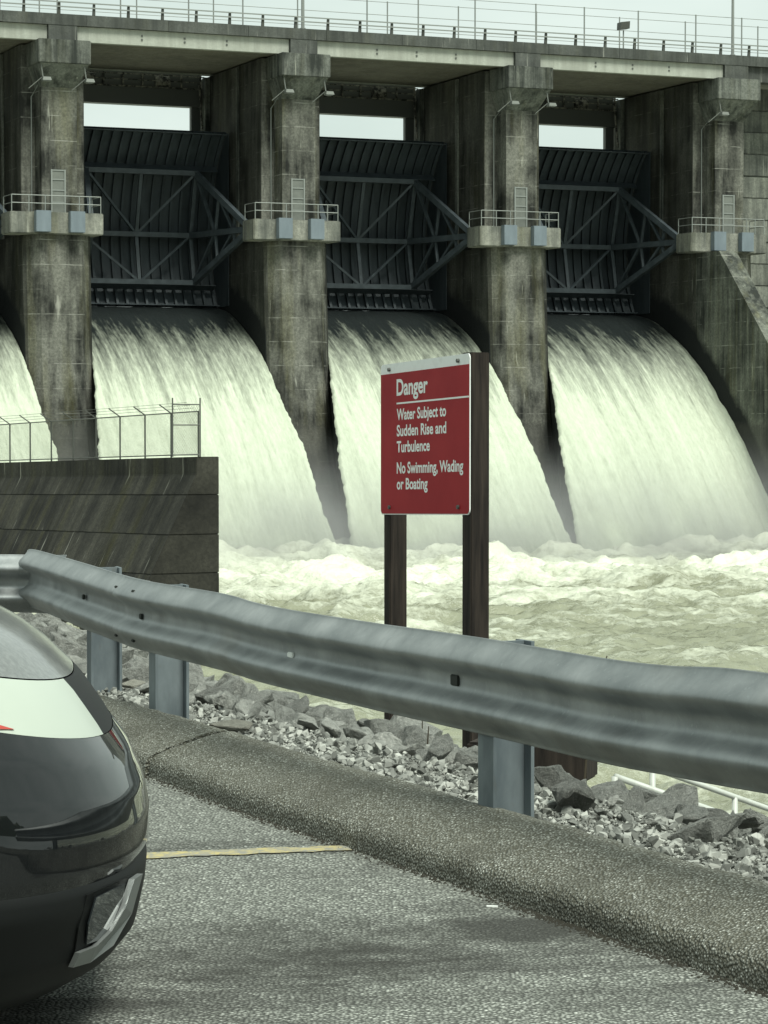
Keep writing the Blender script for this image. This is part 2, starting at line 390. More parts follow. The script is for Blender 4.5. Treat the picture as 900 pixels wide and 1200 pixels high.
def smooth_path(pts, n):
    pts = [np.array(p, float) for p in pts]; out = []
    for i in range(len(pts) - 1):
        p0 = pts[max(i - 1, 0)]; p1 = pts[i]; p2 = pts[i + 1]; p3 = pts[min(i + 2, len(pts) - 1)]
        for j in range(n):
            t = j / n
            out.append(.5 * (2 * p1 + (p2 - p0) * t + (2 * p0 - 5 * p1 + 4 * p2 - p3) * t * t + (3 * p1 - p0 - 3 * p2 + p3) * t ** 3))
    out.append(pts[-1]); return out

# ================================================================ THE DAM
TH = R(23); DO = (-21.34, 173.0, 0.0)
BAY = 16.8; PC = 0.4                      # bay pitch, pier centre offset
def W(s, v, z): return Vector((DO[0] + s * math.cos(TH) - v * math.sin(TH), DO[1] + s * math.sin(TH) + v * math.cos(TH), z))
dam = empty('dam', DO, TH)
tag(dam, 'weathered concrete spillway dam with tall piers and a bridge deck across the river', 'dam')
WL = -8.0

ORD = {3: 'first', 2: 'second', 1: 'third', 0: 'fourth', -1: 'fifth'}      # counted from the abutment wall
def make_pier():
    # local frame: x along the dam, y upstream
    m = MB()
    zs = [13.3, 9, 5.3, 1.9, .7, -1, -2.7, -4.7, -6.7, -10]
    dl = [0, -.22, -.45, -.9, -1.06, -1.5, -2.1, -2.7, -3.3, -4.3]
    rings = []
    for z, d in zip(zs, dl):
        rings.append([(-1.4, .5 + d, z), (1.4, .5 + d, z), (2.3, 1.5 + d, z), (2.3, 16, z), (-2.3, 16, z), (-2.3, 1.5 + d, z)])
    m.loft(rings, True, True)
    # gate guide pilasters on both side walls
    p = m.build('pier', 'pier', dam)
    u = MB()
    u.loft([[(-2.15, 2.3, z), (2.15, 2.3, z), (2.15, 16, z), (-2.15, 16, z)] for z in (13.31, 25.78)], True, True)
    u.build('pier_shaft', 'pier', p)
    n = MB(); n.loft([[(-1.2, .7, z), (1.2, .7, z), (1.2, 2.297, z), (-1.2, 2.297, z)] for z in (14.73, 22.9)], True, True)
    n.build('pier_nose', 'pier', p)
    for s in (-1, 1):
        for (a, b, w_) in ((6.6, 7.0, .12), (12.8, 13.5, .35)):
            g = MB(); x0, x1 = sorted((s * 2.153, s * (2.153 + w_))); g.box(x0, x1, a, b, 13.32, 25.7); g.build('guide', 'pier2', p)
    cb = MB(); cb.frus([(-1.2, .7, 22.9), (1.2, .7, 22.9), (1.2, 2.29, 22.9), (-1.2, 2.29, 22.9)], [(-1.65, -.65, 24.3), (1.65, -.65, 24.3), (1.65, 2.29, 24.3), (-1.65, 2.29, 24.3)])
    cb.build('corbel', 'pier2', p)
    c = MB(); c.box(-1.75, 1.75, -.75, 2.29, 24.303, 25.84); c.build('capital', 'pier2', p, bevel=.04)
    c.v = []; c.f = []; c.box(-.97, .97, -.3, 2.0, 25.843, 26.822); c.build('pier_head', 'fascia', p)
    pl = MB(); pl.box(-3.5, 2.8, 0.05, 2.29, 13.303, 14.72); pl.build('platform', 'platform', p, bevel=.06)
    for a, b in ((-1.9, -.9), (.4, 1.4)):
        x = MB(); x.box(a, b, -.5, .045, 13.4, 14.78); x.build('cover_box', 'bluebox', p, bevel=.02)
    # railing round the platform
    for x in (-3.35, -2.2, -1.1, 1.2, 1.9, 2.65):
        r = MB(); r.tube([(x, .2, 14.72), (x, .2, 15.82)], .035, 6); r.build('railing_post', 'pipe', p)
    for z in (15.28, 15.8):
        r = MB(); r.tube([(-3.35, 2.2, z), (-3.35, .2, z), (2.65, .2, z), (2.65, 2.2, z)], .03, 6); r.build('railing_rail', 'pipe', p)
    for x in (-3.35, 2.65):
        r = MB(); r.tube([(x, 2.2, 14.72), (x, 2.2, 15.82)], .035, 6); r.build('railing_post', 'pipe', p)
    # access ladder door
    for x in (-.55, .35):
        r = MB(); r.box(x - .05, x + .05, .58, .697, 14.73, 17.55); r.build('door_jamb', 'pipe', p)
    for z in (15.4, 16.2, 16.9, 17.5):
        r = MB(); r.box(-.5, .3, .6, .68, z - .04, z + .04); r.build('door_rail', 'pipe', p)
    d = MB(); d.box(-.5, .3, .64, .695, 14.73, 17.45); d.build('door_panel', 'door', p)
    for x in (-1.45, 1.5):   # conduit
        r = MB(); r.tube([(x, 2.2, 14.72), (x, 2.2, 22.4), (x + (.25 if x < 0 else -.25), 1.2, 23.2)], .045, 6); r.build('conduit', 'pipe', p)
    return p
pier0 = make_pier()
piers = []
for kk in range(-1, 4):
    p = pier0 if kk == -1 else copy_tree(pier0, dam)
    p.location = (PC + BAY * kk, 0, 0); piers.append(p)

# pier lamps
def make_lamp():
    e = empty('pier_lamp')
    a = MB(); a.tube([(0, 0, 1.15), (.12, -.1, .15), (.28, -.12, .05)], .045, 6); a.build('arm', 'lampp', e)
    h = MB(); h.frus([(.02, -.45, -.1), (.62, -.45, -.1), (.62, .1, -.1), (.02, .1, -.1)], [(.08, -.38, .12), (.56, -.38, .12), (.56, .03, .12), (.08, .03, .12)]); h.build('lamp_head', 'lampp', e)
    l = MB(); l.box(.08, .56, -.38, .03, -.14, -.103); l.build('lamp_glass', 'pipe', e)
    c = MB(); c.tube([(0.05, -.1, .1), (-.75, .2, -.62)], .03, 6); c.build('brace', 'lampp', e)
    return e
lamp0 = make_lamp(); first = True
for kk in range(0, 4):
    for sx in (-1.55, 1.35):
        if kk == 3 and sx > 0: continue
        l = lamp0 if first else copy_tree(lamp0); first = False
        l.location = W(PC + BAY * kk + sx, -.45, 23.25); l.rotation_euler = (0, 0, TH)
        tag(l, f'floodlamp under the capital of the {ORD[kk]} pier from the abutment wall, ' + ('far side' if sx < 0 else 'near side'), 'lamp', 'floodlamps under the pier capitals')

# deck
m = MB(); S0, S1 = -26.0, 92.0
DV = 13.2
d = MB(); d.box(S0, S1, -.15, DV, 26.853, 27.2); d.build('deck_slab', 'soffit', dam)
x = S0; i = 0
while x < S1:
    x2 = min(x + 5.6, S1); f = MB(); f.box(x + .012, x2 - .012, -.33, -.153, 26.83 + .004 * (i % 2), 27.55); f.build('fascia_panel', 'fascia', dam); x = x2; i += 1
for kk in range(-2, 3):
    a = PC + BAY * kk + 1.0; b = PC + BAY * (kk + 1) - 1.0
    g = MB(); g.box(a, b, -.05, .45, 25.83, 26.823); g.build('girder', 'girder', dam)
    for t in (.3, .5, .7):
        for zz in (26.2, 26.45):
            n = MB(); xx = a + (b - a) * t; n.box(xx - .06, xx + .06, -.09, -.052, zz - .06, zz + .06); n.build('anchor_plate', 'dpipe', dam)
    s = MB(); s.box(a + .01, b - .01, .453, DV - .6, 25.9, 26.4); s.build('soffit', 'soffit', dam)
    g = MB(); g.box(a, b, DV - .597, DV - .1, 25.83, 26.823); g.build('girder', 'girder', dam)
# right-hand end block
f = MB(); f.box(PC + BAY * 3 + 1.0, S1, 0.0, 1.2, 25.75, 26.826); f.build('end_fascia', 'fascia', dam)

# spillway concrete under the water, one block per bay
off = []
for i, (a, b) in enumerate(PROF):
    t = Vector((pv[min(i + 1, len(pv) - 1)] - pv[max(i - 1, 0)], pz[min(i + 1, len(pv) - 1)] - pz[max(i - 1, 0)])).normalized()
    nrm = Vector((t.y, -t.x));
    if nrm.y > 0: nrm = -nrm
    off.append((a + nrm.x * .55, b + nrm.y * .55))
for kk in range(-1, 3):
    a = PC + BAY * kk + 2.31; b = PC + BAY * (kk + 1) - 2.31
    loop = off + [(off[-1][0], -13), (14.5, -13)]
    s = MB(); s.frus([(a, p, q) for p, q in loop], [(b, p, q) for p, q in loop]); s.build('spillway_crest', 'fascia', dam)

# abutment beyond the last pier
sb = PC + BAY * 3
bt = MB(); loop = [(1.4, 13.29), (-1.9, 13.29), (-24.5, -9.5), (1.4, -9.5)]
bt.frus([(sb - 2.33, p, q) for p, q in loop], [(sb - .9, p, q) for p, q in loop]); bt.build('abutment_buttress', 'butt', dam)
z = -10.0; i = 0
lift = MB(); lift.box(0, 30, 4, 6, 0, 1.6); lift0 = None
while z < 25.2:
    if lift0 is None: o = lift0 = lift.build('concrete_lift', 'wallc', dam, bevel=.05)
    else: o = lift0.copy(); col.objects.link(o)
    o.location = (sb + 2.2 + .03 * (i % 2), .03 * ((i * 7) % 3), z); z += 1.63; i += 1
bk = MB(); bk.box(sb + 2.2, sb + 32, 4.4, 6.5, -11, 25.75); bk.build('abutment_core', 'fascia', dam)

# ---------------------------------------------------------------- radial gates
HW = BAY / 2 - 2.3
TV, TZ, RG = 2.6, 14.2, 9.4
def make_gate():
    e = empty('spillway_gate')
    zt, zb = 21.35, 9.14
    a0 = math.asin((zb - TZ) / RG); a1 = math.asin((zt - TZ) / RG); n = 28
    def at(a, r): return (TV + r * math.cos(a), TZ + r * math.sin(a))
    def arc(x0, x1, r0, r1, a0=a0, a1=a1, n=n):
        rings = []
        for i in range(n + 1):
            a = a0 + (a1 - a0) * i / n; p = at(a, r0); q = at(a, r1)
            rings.append([(x0, *p), (x1, *p), (x1, *q), (x0, *q)])
        return MB().loft(rings, True, True)
    arc(-HW + .06, HW - .06, RG, RG + .05).build('skin_plate', 'gate', e, smooth=False)
    nr = 17
    for i in range(nr):
        x = -HW + .35 + (2 * HW - .7) * i / (nr - 1)
        arc(x - .05, x + .05, RG - .22, RG - .003, n=12).build('rib', 'gate_dark', e)
        arc(x - .09, x + .09, RG - .245, RG - .223, n=12).build('rib_flange', 'gate', e)
    for s_ in (-1, 1):       # side plates of the leaf
        side = [at(a0 + (a1 - a0) * i / n, RG - .02) for i in range(n + 1)]
        x0 = s_ * (HW - .05); x1 = s_ * (HW - .02)
        loop = [(8.35, 9.2)] + side + [(8.35, 21.3)]
        MB().frus([(x0, *p) for p in loop], [(x1, *p) for p in loop]).build('side_plate', 'gate', e)
    for ang in (a0 + .004, a1 - .004):
        p = at(ang, RG - .2); MB().bar((-HW + .08, *p), (HW - .08, *p), .5, .07).build('edge_beam', 'frame', e)
    angs = (-.43, .0, .56)
    pts = {}
    for j, a in enumerate(angs):
        p = at(a, RG - 1.35); q = at(a, RG - .34)
        MB().bar((-HW + 2.0, *p), (HW - 2.0, *p), .42, .34).build('girder', 'frame', e)
        MB().bar((-HW + .3, *at(a, RG - .62)), (HW - .3, *at(a, RG - .62)), .72, .05, up=(0, -math.sin(a), math.cos(a))).build('girder_web', 'gate', e)
        pts[j] = p
    xe_ = HW - 2.1
    for j in (0, 1): MB().bar((0, *pts[j]), (0, *pts[j + 1]), .24, .18).build('brace', 'frame', e)
    for sx in (-1, 1):
        MB().bar((0, *pts[1]), (sx * xe_, *pts[2]), .2, .16).build('brace', 'frame', e)
        MB().bar((0, *pts[0]), (sx * xe_, *pts[1]), .2, .16).build('brace', 'frame', e)
    for s in (-1, 1):
        tr = Vector((s * (HW - .45), TV, TZ))
        ends = [Vector((s * (HW - 2.1), *pts[j])) for j in range(3)]
        for q in ends: MB().bar(q, tr, .36, .40).build('arm', 'frame', e)
        MB().bar(ends[0], ends[1], .26).build('brace', 'frame', e); MB().bar(ends[1], ends[2], .26).build('brace', 'frame', e)
        for t0, t1, aj, bj in ((.42, .42, 2, 1), (.42, .42, 1, 0), (.72, .72, 2, 1), (.72, .72, 1, 0), (0, .42, 2, 1), (.42, .72, 2, 1), (.0, .42, 0, 1), (.42, .72, 0, 1)):
            MB().bar(ends[aj].lerp(tr, t0), ends[bj].lerp(tr, t1), .2, .16).build('strut', 'frame', e)
        MB().tube([tr - Vector((.45, 0, 0)), tr + Vector((.45, 0, 0))], .42, 12).build('trunnion', 'frame', e)
    return e
gate0 = make_gate()
for kk in range(-1, 3):
    g = gate0 if kk == -1 else copy_tree(gate0)
    g.location = W(PC + BAY * (kk + .5), 0, 0); g.rotation_euler = (0, 0, TH)
    tag(g, f'dark ribbed steel radial gate with truss arms in the {ORD[kk + 1]} bay from the abutment wall', 'gate', 'radial gates between the piers')

# hoist bridges behind the deck, one per bay
def make_hoist():
    e = empty('hoist_beam')
    MB().box(-HW - .2, HW + .2, 13.6, 14.5, 23.65, 24.85).build('beam', 'dpipe', e)
    MB().box(-HW - .2, HW + .2, 13.45, 14.6, 24.853, 24.95).build('walkway', 'rust', e)
    for i in range(9):
        x = -HW + .3 + (2 * HW - .6) * i / 8
        MB().box(x - .06, x + .06, 13.5, 13.62, 24.953, 26.1).build('post', 'rust', e)
    for z in (25.35, 25.75): MB().box(-HW, HW, 13.52, 13.6, z, z + .07).build('rail', 'rust', e)
    MB().box(-HW + .3, HW - .3, 13.75, 13.85, 24.96, 25.95).build('toe_panel', 'dpipe', e)
    for x in (-3.2, 2.4): MB().tube([(x, 13.9, 25.3), (x + 1.1, 13.9, 25.3)], .5, 14).build('hoist_drum', 'rust', e)
    for x in (-HW + .5, HW - .5):
        MB().tube([(x, 13.3, 25.4), (x, 12.6, 22.0)], .07, 6).build('chain', 'rust', e)
        MB().box(x - .35, x + .35, 14.0, 14.4, 20.5, 23.648).build('hanger', 'dpipe', e)
    return e
h0 = make_hoist()
for kk in range(-1, 3):
    h = h0 if kk == -1 else copy_tree(h0)
    h.location = W(PC + BAY * (kk + .5), 0, 0); h.rotation_euler = (0, 0, TH)
    tag(h, f'rusty gate hoist beam with walkway over the {ORD[kk + 1]} bay from the abutment wall', 'hoist', 'gate hoist beams behind the deck')

# deck parapet rail
rl = empty('deck_railing', W(0, 0, 27.55), TH); tag(rl, 'low two-bar metal railing along the concrete deck edge', 'railing')
x = S0 + .3
post = MB().frus([(-.09, -.3, 0), (.09, -.3, 0), (.09, -.14, 0), (-.09, -.14, 0)], [(-.07, -.36, .78), (.07, -.36, .78), (.07, -.22, .78), (-.07, -.22, .78)]).build('railing_post', 'fascia', rl)
post.location = (x, 0, -.35 + .35); x += 2.35
while x < S1:
    o = post.copy(); col.objects.link(o); o.location = (x, 0, 0); x += 2.35
for z in (.42, .72): MB().box(S0, S1, -.42, -.35, z, z + .075).build('rail', 'pipe', rl)

def deck_fence(v, h, sp, off_, lab):
    e = empty('security_fence', W(0, v, 27.2), TH); tag(e, lab, 'fence')
    x = S0 + off_; first = None; i = 0
    while x < S1:
        if first is None:
            o = first = MB().tube([(0, 0, 0), (0, 0, h)], .05, 6).build('fence_post', 'pipe', e)
        else: o = first.copy(); col.objects.link(o)
        o.location = (x, 0, 0); x += sp * (1 + .12 * math.sin(i * 2.1)); i += 1
    for z in (h * .55, h * .985): MB().tube([(S0, 0, z), (S1, 0, z)], .022, 5).build('fence_wire', 'pipe', e)
    return e
deck_fence(1.0, 3.3, 4.3, .6, 'thin tall wire fence on posts along the near side of the deck')
deck_fence(11.8, 4.6, 6.4, 2.6, 'thin tall wire fence on posts along the upstream side of the deck')
def light_pole(s, v, h, lab):
    e = empty('light_pole', W(s, v, 27.2), TH); tag(e, lab, 'lamp post')
    MB().tube([(0, 0, 0), (0, 0, .5)], .2, 10).build('base', 'pipe', e)
    MB().tube([(0, 0, .5), (0, 0, h)], [.12, .08], 10).build('pole', 'pipe', e)
    MB().tube([(0, 0, h), (0, -1.6, h + .35)], .05, 8).build('arm', 'pipe', e)
    MB().box(-.2, .2, -2.3, -1.55, h + .25, h + .45).build('lamp_head', 'pipe', e)
light_pole(17.4, .45, 8.5, 'light pole on the deck above the third pier from the abutment wall')
light_pole(50.9, .45, 8.5, 'light pole on the deck above the pier beside the abutment wall')
e = empty('floodlight', W(41.9, .4, 27.2), TH); tag(e, 'small box floodlight on a short stand on the deck', 'floodlight')
MB().tube([(0, 0, 0), (0, 0, 1.75)], .05, 6).build('stand', 'pipe', e)
MB().frus([(-.4, -.3, 1.75), (.35, -.3, 1.85), (.35, .25, 1.85), (-.4, .25, 1.75)], [(-.4, -.45, 2.25), (.3, -.45, 2.35), (.3, .2, 2.35), (-.4, .2, 2.25)]).build('lamp_head', 'dpipe', e)

# ---------------------------------------------------------------- falling water
cl = np.concatenate([[0], np.cumsum(np.hypot(np.diff(pv), np.diff(pz)))])
sp_ = np.array(smooth_path([(a, b) for a, b in PROF], 24)); cls = np.concatenate([[0], np.cumsum(np.hypot(*np.diff(sp_, axis=0).T))])
for kk in range(-1, 3):
    ny, nx = 300, 190
    L = np.linspace(0, cls[-1], ny); v0 = np.interp(L, cls, sp_[:, 0]); z0 = np.interp(L, cls, sp_[:, 1])
    tv = np.gradient(v0, L); tz = np.gradient(z0, L); nv, nz_ = -tz * -1, tv * -1    # outward (downstream/up) normal
    nv, nz_ = tz, -tv
    sg = np.sign(nz_); sg[sg == 0] = 1; nv, nz_ = nv * sg, nz_ * sg
    sx = np.linspace(-1, 1, nx)
    LL, SS = np.meshgrid(L, sx, indexing='ij')
    fl = np.clip((LL - 3) / 16, 0, 1)
    hw = (HW - .02) + np.clip((LL - 17) / 14, 0, 1) * .35
    rag = (fbm(LL * 1.6, SS * 0 + kk * 9.1, 6, 5, .65) - .5) * np.clip((LL - 11) / 12, 0, 1) * .42
    vn = 1.5 + np.interp(-z0, [-13.3, -9, -5.3, -1.9, -.7, 1, 2.7, 4.7, 6.7, 10], [0, -.22, -.45, -.9, -1.06, -1.5, -2.1, -2.7, -3.3, -4.3])
    spread = (np.clip(vn - v0, 0, 99) * (.24, .245, .315, .37)[kk + 1])[:, None] + 0 * LL     # the sheet closes in behind the pier noses
    S = SS * hw + SS ** 8 * rag * np.sign(SS) - np.clip(-SS, 0, 1) ** 1.5 * spread
    dsp = (fbm(S * 1.6 + 40, LL * .16 + kk * 31, 4, 3 + kk) - .5) * (.06 + .26 * fl)
    dsp += (fbm(S * 3.5, LL * .9 + kk * 11, 4, 8 + kk) - .5) * .18 * fl ** 1.3
    dsp += (1 - np.abs(SS)) ** .5 * 0 - np.where(np.abs(SS) > .995, .25, 0) * fl
    P = np.stack([S, v0[:, None] + nv[:, None] * dsp, z0[:, None] + nz_[:, None] * dsp], -1)
    uv = np.stack([S + kk * 23.7, LL], -1)
    edge = np.clip((np.abs(SS) - .86) / .12, 0, 1) * (.5 + .5 * (SS > 0))
    me = grid_mesh('falling_water', P, uv, {'edge': edge})
    o = link('falling_water', me, 'falls'); o.location = W(PC + BAY * (kk + .5), 0, 0); o.rotation_euler = (0, 0, TH)
    o['kind'] = 'structure'

# ---------------------------------------------------------------- river
def spaced(a, b, lo, hi, st):
    core = np.arange(lo, hi, st); o1 = lo - np.cumsum(st * 1.25 ** np.arange(1, 60)); o2 = hi + np.cumsum(st * 1.25 ** np.arange(0, 60))
    return np.concatenate([[a], o1[o1 > a][::-1], core, o2[o2 < b], [b]])
xs = spaced(-260, 330, -27, 46, .22); ys = spaced(9, 330, 58, 182, .22)
YY, XX = np.meshgrid(ys, xs, indexing='ij')
vv = -(XX - DO[0]) * math.sin(TH) + (YY - DO[1]) * math.cos(TH)
dist = -12.0 - vv                                       # metres downstream of the toe
near = np.clip(1 - dist / 60, 0, 1)
boil = np.exp(-((dist - 3.5) / 5.0) ** 2)
A = fbm(XX * .16 + YY * .03, YY * .22, 5, 21); B = fbm(XX * .5, YY * .75, 4, 33)
rid = 1 - np.abs(2 * fbm(XX * .22 + 9, YY * .30 + 4, 4, 55) - 1)
Z = WL + (A - .5) * (1.0 + 1.7 * near) + (B - .5) * (.45 + .6 * near) + (rid - .75) * (.8 + .9 * near) + (1 - np.abs(2 * fbm(XX * .7, YY * .9, 3, 77) - 1) - .7) * .45 + boil * .75 * (.4 + fbm(XX * .35, YY * .35, 4, 70))
crest = (rid - .75) * 1.6 + (A - .5) * .9
foam = .20 + .62 * np.clip(1 - dist / 42, 0, 1) + crest * .55 + (fbm(XX * .06, YY * .12, 3, 91) - .5) * .7
P = np.stack([XX, YY, Z], -1)
o = link('river', grid_mesh('river', P, None, {'foam': foam}), 'river'); o['kind'] = 'structure'

# spray hanging at the foot of the falls
k = bpy.data.materials.new('spray'); k.use_nodes = True; t = k.node_tree; t.nodes.clear()
out = t.nodes.new('ShaderNodeOutputMaterial'); pvn = t.nodes.new('ShaderNodeVolumePrincipled')
pvn.inputs['Color'].default_value = (.985, .995, .975, 1); pvn.inputs['Anisotropy'].default_value = .1
tcn = t.nodes.new('ShaderNodeTexCoord'); nn = t.nodes.new('ShaderNodeTexNoise'); nn.inputs['Scale'].default_value = .28; nn.inputs['Detail'].default_value = 3
t.links.new(tcn.outputs['Object'], nn.inputs['Vector'])
sp3 = t.nodes.new('ShaderNodeSeparateXYZ'); t.links.new(tcn.outputs['Object'], sp3.inputs[0])
hh = t.nodes.new('ShaderNodeMapRange'); hh.inputs['From Min'].default_value = -8; hh.inputs['From Max'].default_value = 1.0
hh.inputs['To Min'].default_value = 1; hh.inputs['To Max'].default_value = 0; t.links.new(sp3.outputs[2], hh.inputs['Value'])
pw = t.nodes.new('ShaderNodeMath'); pw.operation = 'POWER'; pw.inputs[1].default_value = 2.4; t.links.new(hh.outputs[0], pw.inputs[0])
nr_ = t.nodes.new('ShaderNodeMapRange'); nr_.inputs['From Min'].default_value = .28; nr_.inputs['From Max'].default_value = .75; t.links.new(nn.outputs['Fac'], nr_.inputs['Value'])
ml = t.nodes.new('ShaderNodeMath'); ml.operation = 'MULTIPLY'; t.links.new(pw.outputs[0], ml.inputs[0]); t.links.new(nr_.outputs[0], ml.inputs[1])
m2 = t.nodes.new('ShaderNodeMath'); m2.operation = 'MULTIPLY'; m2.inputs[1].default_value = .36; t.links.new(ml.outputs[0], m2.inputs[0])
t.links.new(m2.outputs[0], pvn.inputs['Density']); t.links.new(pvn.outputs[0], out.inputs['Volume'])
M['spray'] = k
o = MB().box(-16, 56, -21, -2.6, -8.6, 1.0).build('spray_mist', 'spray'); o.location = DO; o.rotation_euler = (0, 0, TH); o['kind'] = 'stuff'

# ---------------------------------------------------------------- training wall with fence
TWA = Vector((-7.05, 113.0)); TWB = Vector(W(-15.4, 1, 0)[:2])
tdir = (TWB - TWA); tl = tdir.length; trz = math.atan2(tdir.y, tdir.x)
tw = empty('training_wall', (TWA.x, TWA.y, 0), trz)
tag(tw, 'dark stained concrete training wall with a battered side standing in the river', 'wall')
# local: x away from the camera along the wall, +y to the river-bank side (left), right face at y=0
def section(z):   # left face offset at height z
    zt = -.34
    return 1.05 + max(0, (zt - .75) - z) * .50
bands = [(-.34, -1.955), (-1.965, -3.645), (-3.655, -5.295), (-5.305, -6.95), (-6.96, -10.5)]
slope = .65 / 26
for (za, zb_) in bands:
    m = MB(); lv = [za] + ([-1.09] if za > -1.09 > zb_ else []) + [zb_]; rings = []
    for x in (0.0, tl):
        r = [(x, 0, z - x * slope) for z in lv] + [(x, section(z), z - x * slope) for z in reversed(lv)]
        rings.append(r)
    m.loft(rings, True, True); m.build('concrete_lift', 'twall', tw, bevel=.025)
m = MB(); m.loft([[(x, .06, -.5 - x * slope), (x, .06, -10.4 - x * slope), (x, section(-10.4) - .06, -10.4 - x * slope), (x, .99, -1.09 - x * slope), (x, .99, -.5 - x * slope)] for x in (.06, tl - .1)], True, True); m.build('wall_core', 'bolt', tw)

fe = empty('chain_link_fence', (TWA.x, TWA.y, 0), trz); tag(fe, 'chain link fence with angled barb arms along the top of the training wall', 'fence')
FZ = -.34; fy = .9
npost = 15
for i in range(npost):
    x = .12 + i * 2.95; z0 = FZ - x * slope
    MB().tube([(x, fy, z0), (x, fy, z0 + 1.95)], .04, 6).build('fence_post', 'dpipe', fe)
    if i > 0: MB().tube([(x, fy, z0 + 1.93), (x, fy + .55, z0 + 2.3)], .03, 5).build('barb_arm', 'dpipe', fe)
xe = .12 + (npost - 1) * 2.95
for z in (.1, 1.93): MB().tube([(.12, fy, FZ + z), (xe, fy, FZ + z - xe * slope)], .03, 6).build('fence_rail', 'dpipe', fe)
for q in (.2, .38, .55): MB().tube([(.12, fy + q, FZ + 1.94 + q * .66), (xe, fy + q, FZ + 1.94 + q * .66 - xe * slope)], .008, 4).build('barbed_wire', 'dpipe', fe)
m = MB(); w = .0045; st = .14
x = .12 - 1.83
while x < xe:
    for dx in (1.83, -1.83):
        x0 = x if dx > 0 else x + 1.83; a = (x0, FZ + .1); b = (x0 + dx, FZ + 1.93)
        (xa, za), (xb, zb_) = a, b
        t0 = max(0, min(1, ((.12 - xa) / dx) if dx > 0 else ((xe - xa) / dx))); t1 = max(0, min(1, ((xe - xa) / dx) if dx > 0 else ((.12 - xa) / dx)))
        if t1 > t0:
            p = lambda t: (xa + dx * t, fy, za + 1.83 * t - (xa + dx * t) * slope)
            m.bar(p(t0), p(t1), w)
    x += st
o = m.build('wire_mesh', 'dpipe', fe, fix=False); o['kind'] = 'stuff'
# the taller gate panel at the end of the wall
ge = empty('fence_gate', (TWA.x, TWA.y, FZ), trz); tag(ge, 'tall narrow mesh gate panel closing the end of the training wall fence', 'gate')
for y in (fy - .02, fy + 1.25):
    MB().tube([(-.02, y, 0), (-.02, y, 2.5)], .035, 6).build('gate_post', 'dpipe', ge)
for z in (.08, 1.35, 2.22): MB().tube([(-.02, fy, z), (-.02, fy + 1.25, z)], .03, 6).build('gate_rail', 'dpipe', ge)
m = MB()
for i in range(-16, 12):
    for sgn in (1, -1):
        y0, y1 = i * .11, i * .11 + 1.4
        if sgn < 0: y0, y1 = y1, y0
        za, zb_ = .1, 2.2
        def clip(y, z): return (-.02, fy + min(max(y, 0), 1.24), z)
        t0 = max(0, min(1, (0 - y0) / (y1 - y0))) ; t1 = max(0, min(1, (1.24 - y0) / (y1 - y0)))
        if t0 > t1: t0, t1 = t1, t0
        if t1 - t0 > .02: m.bar((-.02, fy + y0 + (y1 - y0) * t0, za + (zb_ - za) * t0), (-.02, fy + y0 + (y1 - y0) * t1, za + (zb_ - za) * t1), .006)
o = m.build('gate_mesh', 'dpipe', ge, fix=False); o['kind'] = 'stuff'

# ================================================================ THE BANK
CP = Vector((.40, 8.28)); CD = Vector((.46, -.888)).normalized(); CN = Vector((.888, .46)).normalized()
def qd(x, y): return CN.x * (x - CP.x) + CN.y * (y - CP.y)
def ground(x, y):
    q = max(qd(x, y), .2); t_ = CD.x * (x - CP.x) + CD.y * (y - CP.y)
    sl = .285 - .125 * min(1, max(0, (-t_ - 7) / 8)); f = min(1, max(0, (t_ + 5.6) / 2.2)); qc = 3.2 + 1.6 * min(1, max(0, (-t_ - 8) / 8)) - 1.6 * f * f * (3 - 2 * f)
    if q < .6: z = -.005
    elif q < qc: z = -.005 - (q - .6) * sl
    else: z = -.005 - (qc - .6) * sl - (q - qc) * .62
    return max(z, -13)
qs = np.concatenate([np.linspace(-.12, 6, 90), np.linspace(6.3, 24, 40)]); ts = np.linspace(-60, 26, 420)   # ts along -CD (away from the camera negative)
P = np.zeros((len(ts), len(qs), 3))
for i, tt in enumerate(ts):
    for j, q in enumerate(qs):
        x = CP.x + CD.x * tt + CN.x * q; y = CP.y + CD.y * tt + CN.y * q
        P[i, j] = (x, y, ground(x, y) - .03)
P[:, :, 2] += (fbm(P[:, :, 0] * 3, P[:, :, 1] * 3, 4, 4) - .5) * .14 * np.clip((qs - .3) / .5, 0, 1)[None, :]
o = link('river_bank', grid_mesh('river_bank', P), 'soil'); o['kind'] = 'structure'
# flat ground behind the turned guardrail
m = MB(); m.add([(-60, 13.45, -.03), (-1.2, 13.45, -.03), (-8, 26, -.03), (-30, 70, -.03), (-60, 70, -.03)], [(0, 1, 2, 3, 4)])
o = m.build('bank_top', 'soil'); o['kind'] = 'structure'
# parking lot
o = MB().add([(-250, -250, -.1), (250, -250, -.1), (250, 13.6, -.1), (-250, 13.6, -.1)], [(0, 1, 2, 3)]).build('parking_lot', 'asphalt'); o['kind'] = 'structure'
# trim the lot where the bank starts: the lot ends along the kerb foot
me = o.data; me.clear_geometry()
def along(tt, q): p = CP + CD * tt + CN * q; return (p.x, p.y, -.1)
me.from_pydata([along(-6.0, -.1), along(300, -.1), (-250, -260, -.1), (-250, 13.5, -.1), (-2.2, 13.5, -.1)], [], [(0, 4, 3, 2, 1)])
bm = bmesh.new(); bm.from_mesh(me); bmesh.ops.recalc_face_normals(bm, faces=bm.faces)
for f in bm.faces:
    if f.normal.z < 0: f.normal_flip()
bm.to_mesh(me); bm.free()
